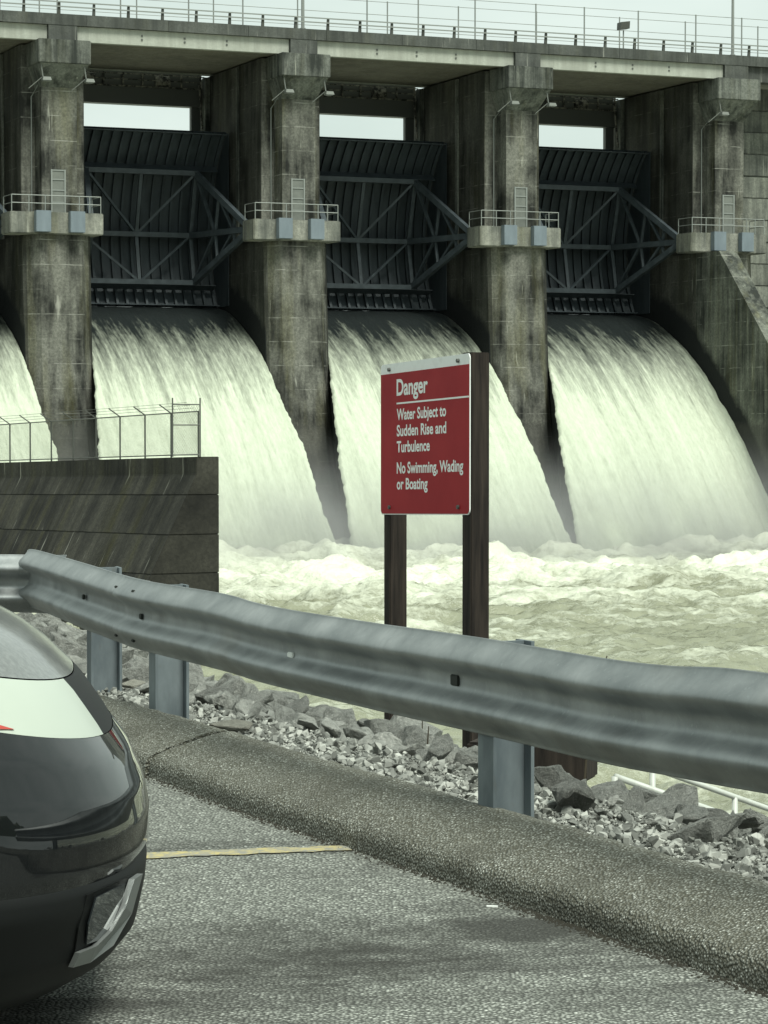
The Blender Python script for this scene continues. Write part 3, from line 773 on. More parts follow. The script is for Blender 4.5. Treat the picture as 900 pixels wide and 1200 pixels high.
# unseen wooded rise added behind the parking lot to darken the car's reflections
gx = np.linspace(-220, 220, 150); gy = np.linspace(-120, -48, 40); GY, GX = np.meshgrid(gy, gx, indexing='ij')
GZ = np.clip((-48 - GY) / 6, 0, 1) * (13 + 12 * fbm(GX * .05, GY * .05, 3, 12)) + (fbm(GX * .4, GY * .4, 3, 14) - .5) * 4 * np.clip((-48 - GY) / 4, 0, 1) - .2
o = link('unseen_woodland', grid_mesh('unseen_woodland', np.stack([GX, GY, GZ], -1)), 'leaf'); o['kind'] = 'stuff'
# parking stall line
LA = Vector((-.115, 8.565)); ld = Vector((-.972, -.236)); ln = Vector((.236, -.972)) * .05
pts = [LA - ln, LA + ln, LA + ld * 5.2 + ln, LA + ld * 5.2 - ln]
rows = []; rng = random.Random(3)
NL = 120
va = []; fa = []
for i in range(NL + 1):
    c_ = LA + ld * 5.2 * i / NL; j1 = rng.uniform(-.012, .012); j2 = rng.uniform(-.012, .012)
    va += [(c_.x - ln.x * (1 + j1 * 20), c_.y - ln.y * (1 + j1 * 20), -.096), (c_.x + ln.x * (1 + j2 * 20), c_.y + ln.y * (1 + j2 * 20), -.096)]
for i in range(NL): fa.append((2 * i, 2 * i + 1, 2 * i + 3, 2 * i + 2))
o = MB().add(va, fa).build('parking_line', 'yellow'); o['kind'] = 'structure'

# kerb: rolled aggregate section swept along the lot edge, in cast lengths
kp = smooth_path([(5.6, -2.6), (2.75, 2.9), (1.30, 5.68), (.87, 6.53), (.588, 7.13), (.367, 7.59), (-.11, 8.56), (-.515, 9.39), (-.956, 10.38), (-1.62, 11.75), (-2.2, 12.6), (-3.1, 13.05), (-6, 13.15), (-12, 13.15), (-24, 13.15)], 16)
kp = [Vector(p) for p in kp]
sec = [(-.02, -.14), (0, -.10), (.004, -.055), (.014, -.032), (.035, -.018), (.10, .006), (.18, .033), (.26, .056), (.31, .064), (.35, .060), (.385, .042), (.41, .0), (.42, -.12)]
kerb = empty('kerb'); kerb['kind'] = 'structure'
def kerb_piece(i0, i1, shift):
    pts = kp[i0:i1 + 1]; dense = []
    for i in range(len(pts) - 1):
        for j in range(5): dense.append(pts[i].lerp(pts[i + 1], j / 5))
    dense.append(pts[-1])
    if len(dense) > 4:
        d0 = (dense[1] - dense[0]).normalized(); dense[0] = dense[0] + d0 * .008; dense[-1] = dense[-1] - d0 * .008
    P = np.zeros((len(dense), 37, 3))
    sd_ = np.array(sec); ll = np.concatenate([[0], np.cumsum(np.hypot(*np.diff(sd_, axis=0).T))]); tt = np.linspace(0, ll[-1], 37)
    sx = np.interp(tt, ll, sd_[:, 0]); sz = np.interp(tt, ll, sd_[:, 1])
    for i, p in enumerate(dense):
        d = (dense[min(i + 1, len(dense) - 1)] - dense[max(i - 1, 0)]).normalized(); n = Vector((d.y, -d.x))
        if n.dot(CN) < 0 and n.y < 0: n = -n
        for j in range(37):
            jit = (fbm(np.array([p.x * 6 + 50 + sx[j] * 8]), np.array([p.y * 6 + 40]), 3, 2)[0] - .5) * .018
            P[i, j] = (p.x + n.x * (sx[j] + shift), p.y + n.y * (sx[j] + shift), sz[j] + (jit if sz[j] > -.09 else 0))
    me = grid_mesh('kerb_length', P)
    bm = bmesh.new(); bm.from_mesh(me)
    for row in (0, len(dense) - 1):
        bm.verts.ensure_lookup_table()
        try: bm.faces.new([bm.verts[row * 37 + j] for j in range(37)])
        except ValueError: pass
    bmesh.ops.recalc_face_normals(bm, faces=bm.faces); bm.to_mesh(me); bm.free()
    link('kerb_length', me, 'kerb', kerb)
jn = min(range(len(kp)), key=lambda i: (kp[i] - Vector((-.93, 10.32))).length)
cuts = [0, 26, jn, jn + 30, jn + 55, len(kp) - 1]
for i in range(len(cuts) - 1): kerb_piece(cuts[i], cuts[i + 1], .0 if i != 2 else -.012)

# grit gathered in the gutter, and a scrap of litter
gg = MB(); rg = random.Random(8)
for _ in range(2600):
    i = rg.uniform(20, jn + 20); a = kp[int(i)].lerp(kp[int(i) + 1], i % 1); d = (kp[int(i) + 1] - kp[int(i)]).normalized(); n = Vector((d.y, -d.x))
    if n.x < 0: n = -n
    o_ = -abs(rg.gauss(0, .022)) - .002; r = rg.uniform(.002, .0065)
    gg.add([(a.x + n.x * o_ + r * q[0], a.y + n.y * o_ + r * q[1], -.1 + r * .6 * (q[2] + .6)) for q in ((1, 0, -.6), (-.6, .9, -.6), (-.5, -.9, -.6), (.1, .1, 1))], [(0, 1, 3), (1, 2, 3), (2, 0, 3)])
o = gg.build('gutter_grit', 'grit', fix=False); o['kind'] = 'stuff'
o = MB().box(-.016, .016, -.004, .004, 0, .004).build('litter_stub', 'swhite'); o.location = (.31, 7.53, -.099); o.rotation_euler = (0, 0, R(-12)); tag(o, 'small white scrap of litter lying in the gutter by the kerb', 'litter')
# ---------------------------------------------------------------- guardrail
gr = empty('guardrail', (.33, 8.35, 0)); tag(gr, 'dented galvanised W-beam guardrail on steel posts along the kerb', 'guardrail')
GRL = Vector((.33, 8.35, 0))
# path: x, y, top z, height (dents and sag included)
gp = [(2.45, 4.3, .625, .31), (1.75, 5.65, .628, .31), (1.30, 6.45, .63, .318), (1.06, 6.90, .626, .32), (.915, 7.17, .622, .322), (.80, 7.40, .606, .31), (.64, 7.72, .598, .308), (.33, 8.35, .602, .308), (-.03, 9.05, .598, .300),
      (-.34, 9.70, .595, .295), (-.49, 10.05, .598, .298), (-.65, 10.45, .608, .305), (-1.075, 11.50, .600, .305), (-1.40, 12.50, .606, .315), (-1.82, 13.80, .611, .31), (-1.90, 14.02, .60, .31)]
prof = [(.0, 0), (.018, .012), (.034, .020), (.050, .034), (.058, .052), (.060, .066), (.054, .086), (.038, .104), (.012, .118), (-.008, .130), (-.016, .144), (-.018, .156)]
prof = prof + [(a, .312 - b) for a, b in prof[-2::-1]]          # (offset towards the road, distance below top)
pa = np.array(prof); pl_ = np.concatenate([[0], np.cumsum(np.hypot(*np.diff(pa, axis=0).T))]); tt = np.linspace(0, pl_[-1], 72)
pfx = np.interp(tt, pl_, pa[:, 0]); pfz = np.interp(tt, pl_, pa[:, 1])
pfz = np.linspace(0, .312, 72); pf_ = .5 - .5 * np.cos(2 * math.pi * pfz / .156); pfx = -.013 + .058 * np.where((pfz > .078) & (pfz < .234), pf_ ** 1.9, pf_)
tt = np.concatenate([[0], np.cumsum(np.hypot(np.diff(pfx), np.diff(pfz)))])
def beam(path, name='beam', outsh=0.0, thick=.004):
    pts = [np.array(p, float) for p in path]; n = len(pts)
    P = np.zeros((n, 72, 3)); U = np.zeros((n, 72, 2)); L = 0
    for i, p in enumerate(pts):
        d = pts[min(i + 1, n - 1)][:2] - pts[max(i - 1, 0)][:2]; d /= np.hypot(*d); nr = np.array([-d[1], d[0]])
        if nr @ np.array([-.89, -.46]) < 0 and nr[1] > 0: nr = -nr
        if i: L += np.hypot(*(p[:2] - pts[i - 1][:2]))
        w = (vnoise(np.array([L * 1.7 + 3]), np.array([.5]), 4)[0] - .5) * .004
        for j in range(72):
            dent = (fbm(np.array([L * 3.0 + 20]), np.array([pfz[j] * 14]), 3, 6)[0] - .5) * .006
            P[i, j] = (p[0] + nr[0] * (pfx[j] + outsh + dent + w) - GRL.x, p[1] + nr[1] * (pfx[j] + outsh + dent + w) - GRL.y, p[2] - pfz[j] * p[3] / .312)
            U[i, j] = (L, tt[j] / .4)
    o = link(name, grid_mesh(name, P, U), 'zinc', gr)
    md = o.modifiers.new('thick', 'SOLIDIFY'); md.thickness = thick; md.offset = -1
    return o
gd = smooth_path(gp, 14); jl = min(range(len(gd)), key=lambda i: abs(gd[i][0] + 1.03))
beam(gd[:jl + 6], outsh=.007)
beam(gd[jl:], outsh=0.0)
lp = smooth_path([(-1.66, 13.62, .595, .31), (-1.80, 13.93, .578, .308), (-2.1, 14.0, .577, .306), (-3.2, 14.02, .577, .306), (-6.0, 14.0, .58, .306), (-9.0, 14.0, .58, .306)], 8)
beam(lp, outsh=-.012)
def at_path(x):
    i = min(range(len(gd)), key=lambda i: abs(gd[i][0] - x)); a = gd[max(i - 1, 0)][:2]; b = gd[min(i + 1, len(gd) - 1)][:2]; d = (b - a) / np.hypot(*(b - a))
    return Vector(gd[i][:2]), Vector((-d[0], -d[1])) , gd[i][2]
def guard_post(x, y, along_, top, lean=0):
    d = Vector((along_.x, along_.y)).normalized(); n = Vector((-d.y, d.x))
    if n.y < 0: n = -n
    e = MB()
    def pt(a, b): q = Vector((x, y)) + d * a + n * b; return (q.x - GRL.x, q.y - GRL.y)
    for z0, z1 in ((-.6, top),):
        for (a0, a1, b0, b1) in ((-.05, .05, 0, .012), (-.05, .05, .138, .15), (-.006, .006, .0125, .1375)):
            q = [pt(a0, b0), pt(a1, b0), pt(a1, b1), pt(a0, b1)]
            e.frus([(p[0], p[1], z0) for p in q], [(p[0] + lean, p[1], z1) for p in q])
    return e.build('post', 'postzinc', gr)
for px in (.300, -1.02, -1.435, 1.72):
    p, d, zt = at_path(px); n = Vector((-d.y, d.x));
    if n.y < 0: n = -n
    base = p + n * .021
    guard_post(base.x, base.y, d, zt - .014 if px > 0 else zt - .018)
guard_post(-3.0, 14.06, Vector((-1, 0)), .58); guard_post(-5.0, 14.06, Vector((-1, 0)), .58)
# bolts and slots (recess plates) on the beam
def bolt_at(x, below, w=.022, h=.05, dx=.0, mname='bolt', name='bolt', push=.0):
    p, d, zt = at_path(x); n = Vector((-d.y, d.x))
    if n.y > 0: n = -n
    of = float(np.interp(below, pfz, pfx)) + .011 + push
    c_ = p + n * of; m = MB()
    q = []
    for a in (-w / 2, w / 2):
        for b in (0, .012): q.append((c_.x + d.x * a + n.x * b - GRL.x, c_.y + d.y * a + n.y * b - GRL.y))
    z = zt - below; m.frus([(*q[0], z - h / 2), (*q[2], z - h / 2), (*q[3], z - h / 2), (*q[1], z - h / 2)], [(*q[0], z + h / 2), (*q[2], z + h / 2), (*q[3], z + h / 2), (*q[1], z + h / 2)])
    m.build(name, mname, gr, bevel=.003)
bolt_at(.235, .150, .05, .036, push=-.006)
bolt_at(-1.42, .158, .036, .024); bolt_at(-1.05, .158, .036, .024)
for x in (-1.16, -1.06):
    bolt_at(x, .048, .034, .012, push=-.005); bolt_at(x, .262, .034, .012, push=-.005)
bolt_at(-.345, .165, .05, .02, mname='swhite', name='reflector', push=-.002)

# ---------------------------------------------------------------- danger sign
A = Vector((-.0136, 16.22, 0)); B = Vector((.4895, 14.95, 0)); zl0, zl1, zr0, zr1 = .709, 1.624, .753, 1.667
sg = empty('danger_sign', (.24, 15.58, -.55)); SL = Vector((.24, 15.58, -.55))
tag(sg, 'red and white danger sign on two dark timber posts behind the guardrail', 'sign')
eX = (B - A); SW = eX.length; eX.normalize(); nS = Vector((-eX.y, eX.x, 0))
if nS.y > 0: nS = -nS
def sp(t, h, o=0.0):     # t in metres from the left edge, h metres from the bottom edge of the panel
    f = t / SW; z = (zl0 + (zr0 - zl0) * f) + h * ((zl1 - zl0) * (1 - f) + (zr1 - zr0) * f) / .915
    q = A + eX * t + nS * o; return Vector((q.x, q.y, z)) - SL
def rrect(t0, t1, h0, h1, r, top=True, bot=True):
    pts = []
    for (cx, cy, a0, on) in ((t1 - r, h0 + r, -90, bot), (t1 - r, h1 - r, 0, top), (t0 + r, h1 - r, 90, top), (t0 + r, h0 + r, 180, bot)):
        if on: pts += [(cx + r * math.cos(R(a0 + 15 * i)), cy + r * math.sin(R(a0 + 15 * i))) for i in range(7)]
        else: pts.append((cx + r * (1 if a0 in (-90, 0) else -1), cy + r * (1 if a0 in (0, 90) else -1)))
    return pts
def plate(pts, o0, o1, name, m, parent):
    return MB().frus([sp(a, b, o0) for a, b in pts], [sp(a, b, o1) for a, b in pts]).build(name, m, parent)
panel = plate(rrect(0, SW, 0, .915, .03), 0, .006, 'panel', 'swhite', sg)
plate(rrect(.006, SW - .006, .006, .915 * .933, .028, top=False), .0065, .0085, 'red_field', 'red', panel)
plate([(SW * .195, .915 * .727), (SW - .006, .915 * .727), (SW - .006, .915 * .738), (SW * .195, .915 * .738)], .0088, .0098, 'rule', 'swhite', panel)
def text_line(body, t0, t1, base, cap):
    cu = bpy.data.curves.new('txt', 'FONT'); cu.body = body; cu.size = 1; cu.offset = .026; cu.resolution_u = 6
    o = bpy.data.objects.new('txt', cu); col.objects.link(o)
    bpy.context.view_layer.update()
    me = bpy.data.meshes.new_from_object(o.evaluated_get(bpy.context.evaluated_depsgraph_get()))
    co = np.array([v.co[:] for v in me.vertices]); x0, x1 = co[:, 0].min(), co[:, 0].max()
    cu2 = bpy.data.curves.new('cap', 'FONT'); cu2.body = 'H'; cu2.size = 1; cu2.offset = .026
    o2 = bpy.data.objects.new('cap', cu2); col.objects.link(o2); bpy.context.view_layer.update()
    mc = bpy.data.meshes.new_from_object(o2.evaluated_get(bpy.context.evaluated_depsgraph_get())); ch = max(v.co.y for v in mc.vertices)
    for v in me.vertices:
        t = SW * (t0 + (t1 - t0) * (v.co.x - x0) / (x1 - x0)); h = .915 * (1 - base) + v.co.y / ch * cap
        v.co = sp(t, h, .0092)
    bpy.data.objects.remove(o); bpy.data.objects.remove(o2); bpy.data.meshes.remove(mc)
    me.materials.clear(); me.name = 'lettering'
    link('lettering', me, 'swhite', panel)
text_line('Danger', .195, .553, .213, .096)
text_line('Water Subject to', .197, .755, .375, .066)
text_line('Sudden Rise and', .197, .757, .482, .066)
text_line('Turbulence', .197, .576, .588, .066)
text_line('No Swimming, Wading', .197, .938, .727, .066)
text_line('or Boating', .197, .552, .832, .066)
for f, h in ((.11, .88), (.885, .88), (.115, .045), (.89, .045)):
    p = sp(f * SW, h, .0); q = sp(f * SW, h, .02)
    MB().tube([p, q], .012, 10).build('bolt', 'dpipe', sg)
def sign_post(t0, t1, top):
    dz = -nS; m = MB(); b0 = A + eX * t0 + dz * .002; b1 = A + eX * t1 + dz * .002
    q = [b0, b1, b1 + dz * .112, b0 + dz * .112]
    m.frus([Vector((p.x, p.y, -1.3)) - SL for p in q], [Vector((p.x, p.y, top)) - SL for p in q]); m.build('post', 'timber', sg, bevel=.005)
sign_post(SW - .125, SW + .005, 1.672); sign_post(0.03, .13, 1.62)

# ---------------------------------------------------------------- riprap
rng = random.Random(11)
def rock_mesh(seed, flat=.7, sub=2, amp=.07):
    r = random.Random(seed); bm = bmesh.new()
    for i in range(13):
        p = Vector((r.gauss(0, 1), r.gauss(0, 1), r.gauss(0, 1))).normalized() * r.uniform(.75, 1.05)
        bm.verts.new((p.x * r.uniform(.9, 1.15), p.y * .85, p.z * flat))
    res = bmesh.ops.convex_hull(bm, input=bm.verts)
    bmesh.ops.delete(bm, geom=[g for g in res['geom_interior'] if isinstance(g, bmesh.types.BMVert)], context='VERTS')
    if sub:
        bmesh.ops.bevel(bm, geom=bm.edges[:], offset=.05, segments=1, affect='EDGES', clamp_overlap=True)
        bmesh.ops.triangulate(bm, faces=bm.faces)
        for _ in range(sub): bmesh.ops.subdivide_edges(bm, edges=[e for e in bm.edges if e.calc_length() > .30], cuts=1)
        bmesh.ops.triangulate(bm, faces=bm.faces)
        for v in bm.verts:
            v.co += v.normal * (mnoise.fractal(v.co * 1.9 + Vector((seed * 3.1, 0, 0)), .7, 2.1, 4) * amp)
    bmesh.ops.recalc_face_normals(bm, faces=bm.faces)
    me = bpy.data.meshes.new('riprap_rock'); bm.to_mesh(me); bm.free(); me.materials.append(M['rock']); return me
rocks = [rock_mesh(i, flat=.5 + .06 * (i % 5), sub=2) for i in range(16)]
chips = [rock_mesh(100 + i, sub=0) for i in range(8)]
def screen(p):
    v = Vector(p) - CAM; a = math.atan(110 / 3100); d = v.y * math.cos(a) - v.z * math.sin(a); u_ = v.y * math.sin(a) + v.z * math.cos(a)
    return 450 + 3100 * v.x / d, 600 - 3100 * u_ / d, d
placed = []; cell = {}
def free(x, y, r):
    ci, cj = int(x // .5), int(y // .5)
    for i in range(ci - 1, ci + 2):
        for j in range(cj - 1, cj + 2):
            for (a, b, c_) in cell.get((i, j), ()):
                if (a - x) ** 2 + (b - y) ** 2 < ((r + c_) * .56) ** 2: return False
    return True
def addrock(x, y, r, fixed=None):
    cell.setdefault((int(x // .5), int(y // .5)), []).append((x, y, r)); placed.append((x, y, r, fixed))
# a few boulders one can single out
named = [(.985, 8.22, .125, 'big dark angular boulder on the gravel in front of the white handrails', 'rock'),
         (.635, 8.80, .105, 'broad flat-faced grey boulder on the gravel beside the near guardrail post', 'rock'),
         (-.64, 10.90, .10, 'pale limestone slab lying against the back of the kerb', 'limestone'),
         (-1.22, 12.75, .08, 'small pale limestone block beside a guardrail post', 'limestone'),
         (.29, 10.9, .10, 'pale grey angular boulder between the guardrail and the sign post', 'rock')]
for i, (x, y, r, lab, mt) in enumerate(named): addrock(x, y, r, i)
for rad, tries, qlo in ((.25, 200, 1.5), (.19, 900, 1.0), (.135, 2600, .7), (.09, 5000, .6), (.055, 3500, .6), (.03, 2500, .4)):
    for _ in range(tries):
        tt = rng.uniform(-22, 3.5); q = rng.uniform(qlo, 6.2) if rng.random() < .9 else rng.uniform(5.6, 9)
        x = CP.x + CD.x * tt + CN.x * q; y = CP.y + CD.y * tt + CN.y * q
        r = rad * rng.uniform(.8, 1.15)
        if qd(x, y) < qlo + r * .4: continue
        if (tt > -4.6 and q > 1.6 and r > .05) or (tt > -3.4 and q > .8 and r > (.125 if q < 1.35 else .085)): continue        # kept clear beside the steps
        if abs(x - .24) < .45 and abs(y - 15.6) < .8 and r > .12: continue
        if free(x, y, r): addrock(x, y, r)
for _ in range(900):        # flat corner behind the turned rail
    x = rng.uniform(-9, -1.9); y = rng.uniform(14.5, 27); r = rng.choice((.24, .18, .13, .1)) * rng.uniform(.8, 1.15)
    if qd(x, y) < .3 and free(x, y, r): addrock(x, y, r)
info = []
for (x, y, r, fx) in placed:
    z = ground(x, y); sx, sy, d = screen((x, y, z + r * .4)); pr = r * 3100 / d
    vis = -20 < sx < 920 and 700 < sy < 1080
    info.append((pr if vis else 0, x, y, r, fx, z))
info.sort(key=lambda t: -(1e6 if t[4] is not None else t[0]))
stuffv = MB(); nind = 0
RLAB = 'broken grey riprap rock on the river bank below the guardrail'
for (pr, x, y, r, fx, z) in info:
    me = rng.choice(rocks); rot = Matrix.Rotation(rng.uniform(0, 6.28), 4, 'Z') @ Matrix.Rotation(rng.uniform(-.9, .9), 4, 'X') @ Matrix.Rotation(rng.uniform(-.8, .8), 4, 'Y')
    sc = Vector((r * rng.uniform(.95, 1.3), r * rng.uniform(.85, 1.1), r * rng.uniform(.7, 1.15)))
    zz = z + r * rng.uniform(.15, .55) - (.12 * min(1, max(0, qd(x, y) - 2.2)))
    if fx is not None:
        x_, y_, r_, lab, mt = named[fx]
        o = bpy.data.objects.new('boulder' if mt == 'rock' else 'limestone_block', rocks[(fx * 5 + 2) % 16].copy()); o.data.materials[0] = M[mt]; col.objects.link(o)
        o.matrix_world = Matrix.Translation((x, y, z + r * (.45 if mt == 'rock' else .3))) @ Matrix.Rotation(fx * 1.3 + .4, 4, 'Z') @ Matrix.Diagonal((r * 1.25, r * 1.0, r * (1.25 if mt == 'rock' else .6), 1)); tag(o, lab, 'rock')
    elif nind < 290 and pr > 0:
        nind += 1
        o = bpy.data.objects.new('riprap_rock', me); col.objects.link(o)
        o.matrix_world = Matrix.Translation((x, y, zz)) @ rot @ Matrix.Diagonal((*sc, 1)); tag(o, RLAB, 'rock', 'riprap rocks on the bank')
    else:
        mt = Matrix.Translation((x, y, zz)) @ rot @ Matrix.Diagonal((*sc, 1)); src = rocks[rng.randrange(16)] if pr > 0 else rng.choice(chips)
        stuffv.add([mt @ v.co for v in src.vertices], [tuple(p.vertices) for p in src.polygons])
o = stuffv.build('riprap', 'rock', fix=False); o['kind'] = 'stuff'
gv = MB()
cv = [([v.co.copy() for v in c_.vertices], [tuple(p.vertices) for p in c_.polygons]) for c_ in chips]
for _ in range(44000):
    tt = rng.uniform(-9, 3.2); q = .16 + abs(rng.gauss(0, .62))
    if q > 2.8: continue
    x = CP.x + CD.x * tt + CN.x * q; y = CP.y + CD.y * tt + CN.y * q
    r = rng.uniform(.003, .011) if rng.random() < .9 else rng.uniform(.011, .03)
    mt = Matrix.Translation((x, y, ground(x, y) - .012 + r * .5)) @ Matrix.Rotation(rng.uniform(0, 6.28), 4, (rng.random(), rng.random(), rng.random())) @ Matrix.Scale(r, 4)
    a, b = rng.choice(cv); gv.add([mt @ p for p in a], b)
o = gv.build('gravel', 'gravel', fix=False); o['kind'] = 'stuff'

# timber sleeper among the rocks
ts_ = empty('timber_sleeper', (.83, 12.6, -.42), R(-18)); tag(ts_, 'dark old timber sleeper lying across the rocks below the guardrail', 'timber')
MB().box(-.42, .17, -.12, .12, 0, .17).build('beam', 'timber', ts_, bevel=.012)
# white pipe handrails of the bank steps
def handrail(x, y, z, n, lab, dz=-.42, L=.62):
    e = empty('handrail', (x, y, z)); tag(e, lab, 'handrail')
    d = Vector((CN.x, CN.y, dz * 1.0)); d = d / Vector((CN.x, CN.y)).length
    pts = [Vector((0, 0, .0)) + d * L * i for i in range(n + 1)]
    up = Vector((0, 0, .62))
    MB().tube([p + up for p in pts], .018, 8).build('rail', 'white', e, smooth=True)
    for p in pts: MB().tube([p - Vector((0, 0, .5)), p + up], .019, 8).build('post', 'white', e, smooth=True)
handrail(1.28, 14.6, -1.305, 7, 'white pipe handrail of the bank steps, behind the dark boulder', dz=-.36)
handrail(1.12, 16.1, -1.27, 7, 'white pipe handrail of the bank steps, on the side towards the dam', dz=-.36)
# dry twigs
def twig(x, y, pts, lab):
    e = empty('dry_weed', (x, y, ground(x, y))); tag(e, lab, 'weed')
    for p in pts: MB().tube([Vector(q) for q in p], [.006 - .0035 * i / (len(p) - 1) for i in range(len(p))], 5).build('stem', 'twig', e)
twig(.56, 13.2, [[(0, 0, 0), (.01, 0, .35), (.03, 0, .64)], [(.02, 0, .5), (-.005, 0, .62), (-.01, 0, .68)], [(.02, 0, .55), (.05, 0, .62)]], 'dry forked weed stem rising beside the sign post')
twig(.83, 11.0, [[(0, 0, 0), (.03, 0, .4), (.10, 0, .62)]], 'thin bare weed stem leaning above the guardrail top')
twig(.18, 12.4, [[(0, 0, 0), (0, 0, .2)], [(.02, 0, 0), (.03, .0, .17)], [(-.02, 0, 0), (-.03, 0, .14)]], 'short dry grass stems between the two sign posts')

# ================================================================ CAR
car = empty('parked_car', (-.575, 6.42, -.088), R(7)); tag(car, 'glossy black car with a fog lamp recess in its corner, parked facing the kerb', 'car')
# body profile: nose setback from the tip against height above the lot
NP = [(.05, -.30), (.09, -.17), (.14, -.08), (.20, -.032), (.30, -.01), (.41, 0), (.47, 0), (.53, -.012), (.60, -.045), (.655, -.085)]
nzs = np.array([p[0] for p in NP]); nxs = np.array([p[1] for p in NP])
def contour(z, xn, n=48, A_=.62, hw=.90, e=.80, back=-1.0, tuck=0):
    pts = []
    hwz = hw - .05 * max(0, (z - .5)) / .3 - .07 * max(0, .32 - z) / .15
    for i in range(n + 1):
        ph = R(-90 + 180 * i / n)
        cx = max(0, math.cos(ph)) ** e; sy = math.copysign(abs(math.sin(ph)) ** e, math.sin(ph))
        pts.append((xn - A_ + A_ * cx, hwz * sy, z))
    return [(back, pts[0][1], z)] + pts + [(back, pts[-1][1], z)]
zz = np.linspace(.05, .655, 50); rings = []
for z in zz:
    xn = float(np.interp(z, nzs, nxs))
    # swage line crease just above the lower grille
    xn -= .012 * math.exp(-((z - .375) / .012) ** 2)
    rings.append(contour(z, xn))
ksp = min(range(len(zz)), key=lambda i: abs(zz[i] - .372))
MB().loft(rings[ksp:], False).build('bumper', 'paint', car, smooth=True)
MB().loft(rings[:ksp + 1], False).build('lower_valance', 'plastic', car, smooth=True)
# fog lamp recess in the near corner: silver trim, dark glass
def surf(z, ph, out=0.0, e=.80, A_=.62, hw=.90):
    xn = float(np.interp(z, nzs, nxs)); hwz = hw - .05 * max(0, (z - .5)) / .3 - .07 * max(0, .32 - z) / .15
    f = lambda p: Vector((xn - A_ + A_ * max(0, math.cos(R(p))) ** e, math.copysign(hwz * abs(math.sin(R(p))) ** e, p), z))
    a = f(ph - .5); b = f(ph + .5); c_ = f(ph); t_ = (b - a).normalized(); nrm = Vector((t_.y, -t_.x, 0)); return c_ + nrm * out
def patch(loop, out0, name, mt, n=1, thick=.006):
    a = [surf(z, ph, out0) for ph, z in loop]; b = [surf(z, ph, out0 + thick) for ph, z in loop]
    return MB().frus(a, b).build(name, mt, car)
FOGL = [(-46, .20), (-40, .20), (-34, .225), (-28, .28), (-24.5, .352), (-29, .358), (-38, .358), (-45.5, .352), (-47, .28)]
patch(FOGL, .001, 'fog_recess', 'plastic', thick=.004)
GL = [(-43.5, .235), (-39, .235), (-35, .26), (-31.5, .32), (-31, .348), (-37, .348), (-43, .342), (-44.5, .285)]
patch(GL, .006, 'fog_lamp', 'fog', thick=.004)
TR = [(-46.5, .188), (-40.5, .186), (-33.5, .21), (-27, .27), (-23.2, .352), (-28.5, .352), (-32, .295), (-36, .25), (-41, .226), (-46.5, .222)]
patch(TR, .006, 'fog_trim', 'silver', thick=.014)
# headlamp and wing above the bumper
rings = []
for z, xn in ((.657, -.087), (.68, -.10), (.72, -.127), (.76, -.155), (.785, -.178)):
    c_ = contour(z, xn); rings.append(c_)
n0 = len(rings[0])
def strip(i0, i1, name, mt, lift=0.0):
    return MB().loft([[tuple(p) for p in r[i0:i1]] for r in rings], False).build(name, mt, car, smooth=True)
strip(0, 21, 'headlamp', 'lens'); strip(20, n0 - 20, 'grille_panel', 'plastic'); strip(n0 - 21, n0, 'headlamp', 'lens')
# amber marker set in the headlamp
AM = []
def hl(i, z, o_=.004):
    zs_ = [.657, .68, .72, .76, .785]; xs_ = [-.087, -.10, -.127, -.155, -.178]
    c_ = contour(z, float(np.interp(z, zs_, xs_))); j = int(i); f = i - j
    a = Vector(c_[j]); b = Vector(c_[j + 1]); p = a.lerp(b, f); t_ = (b - a).normalized(); return p + Vector((t_.y, -t_.x, 0)) * o_
lp_ = [(1.0, .664), (9.0, .664), (10.5, .670), (7.5, .688), (4.0, .705), (1.0, .715)]
MB().frus([hl(i, z, .001) for i, z in lp_], [hl(i, z, .005) for i, z in lp_]).build('side_marker', 'amber', car)
# bonnet
rows = []
for t, (dx, zc, wd) in enumerate(((-.180, .787, .885), (-.20, .80, .883), (-.24, .83, .88), (-.30, .858, .875), (-.38, .882, .868), (-.50, .905, .86), (-.75, .94, .85), (-1.0, .975, .845), (-1.35, 1.02, .84))):
    row = []
    base = contour(.787, -.180 if t == 0 else dx, 48, A_=.60, hw=wd - .02 + .0144)
    for (x, y, _) in base[1:-1]:
        f = abs(y) / wd; row.append((x, y, zc - (f ** 4) * .05 * min(1, t / 3)))
    rows.append(row)
MB().loft(rows, False).build('bonnet', 'bonnet', car, smooth=True)
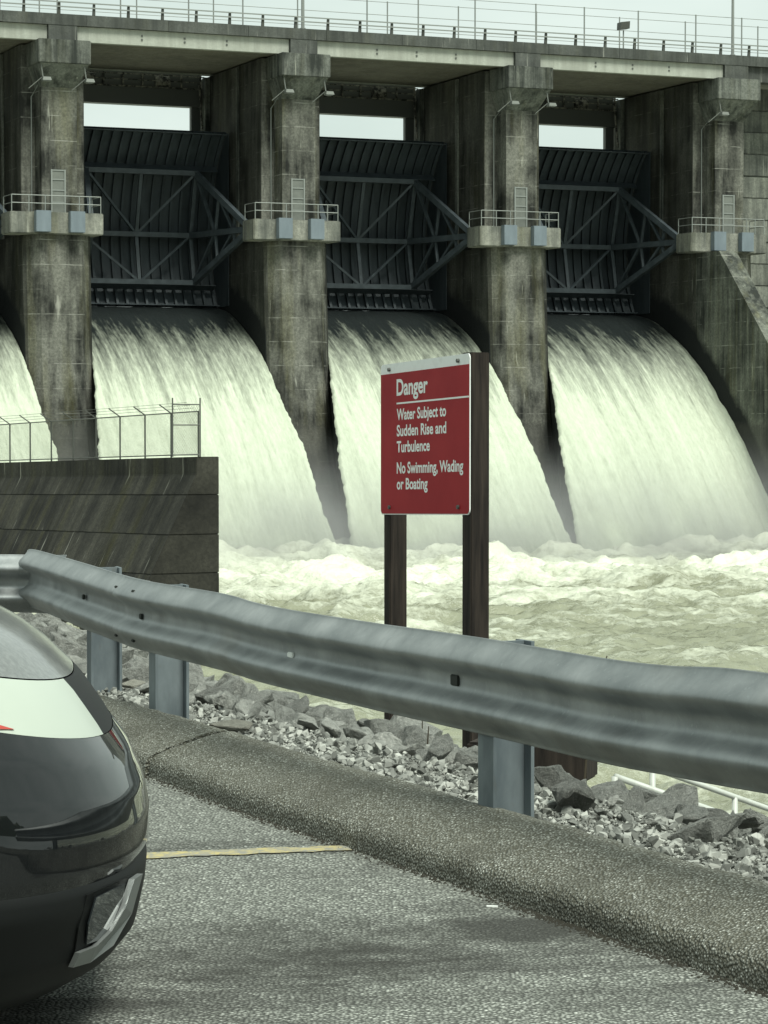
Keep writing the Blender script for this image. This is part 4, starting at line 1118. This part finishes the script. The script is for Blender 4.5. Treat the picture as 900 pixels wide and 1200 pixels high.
# flanks, cabin, wheels: the rest of the car, out of the picture
fl = MB()
for s in (-1, 1):
    a = [(-1.0, s * .90, .17), (-1.0, s * .905, .5), (-1.0, s * .87, .79), (-1.0, s * .80, .98)]
    b = [(-4.3, s * .86, .25), (-4.3, s * .87, .55), (-4.3, s * .84, .85), (-4.3, s * .78, 1.02)]
    fl.loft([a, b], False)
fl.add([(-4.3, -.86, .25), (-4.3, .86, .25), (-4.3, .78, 1.02), (-4.3, -.78, 1.02)], [(0, 1, 2, 3)])
fl.add([(-1.0, -.80, .98), (-1.0, .80, .98), (-4.3, .78, 1.02), (-4.3, -.78, 1.02)], [(0, 1, 2, 3)])
fl.add([(-.45, -.7, .18), (-.45, .7, .18), (-4.2, .7, .2), (-4.2, -.7, .2)], [(0, 1, 2, 3)])
fl.build('body_side', 'paint', car)
ca = MB(); ca.loft([[(-1.3, s0, 1.03) for s0 in (-.78, .78)], [(-2.0, s0, 1.42) for s0 in (-.6, .6)], [(-3.2, s0, 1.43) for s0 in (-.6, .6)], [(-4.0, s0, 1.04) for s0 in (-.74, .74)]], False)
for s in (-1, 1): ca.add([(-1.3, s * .78, 1.03), (-2.0, s * .6, 1.42), (-3.2, s * .6, 1.43), (-4.0, s * .74, 1.04)], [(0, 1, 2, 3)])
ca.build('cabin', 'glass', car)
for x in (-.95, -3.5):
    for s in (-1, 1):
        w = MB().tube([(x, s * .70, .32), (x, s * .91, .32)], .32, 24).build('wheel', 'tyre', car)
        MB().tube([(x, s * .905, .32), (x, s * .925, .32)], .2, 20).build('rim', 'silver', w)

# the waistline of the car drops towards the nose
done = set()
for o in [x for x in col.objects if x.parent == car and not x.name.startswith('wheel')]:
    if o.data.name in done: continue
    done.add(o.data.name)
    for v in o.data.vertices:
        xn = float(np.interp(v.co.z, nzs, nxs)) if v.co.z < .655 else -.09 - .7 * min(.13, v.co.z - .655)
        rf = min(1, max(0, (v.co.z - .42) / .24)); v.co.z += .25 * min(.48, max(0, xn - v.co.x)) * rf * rf * (3 - 2 * rf)
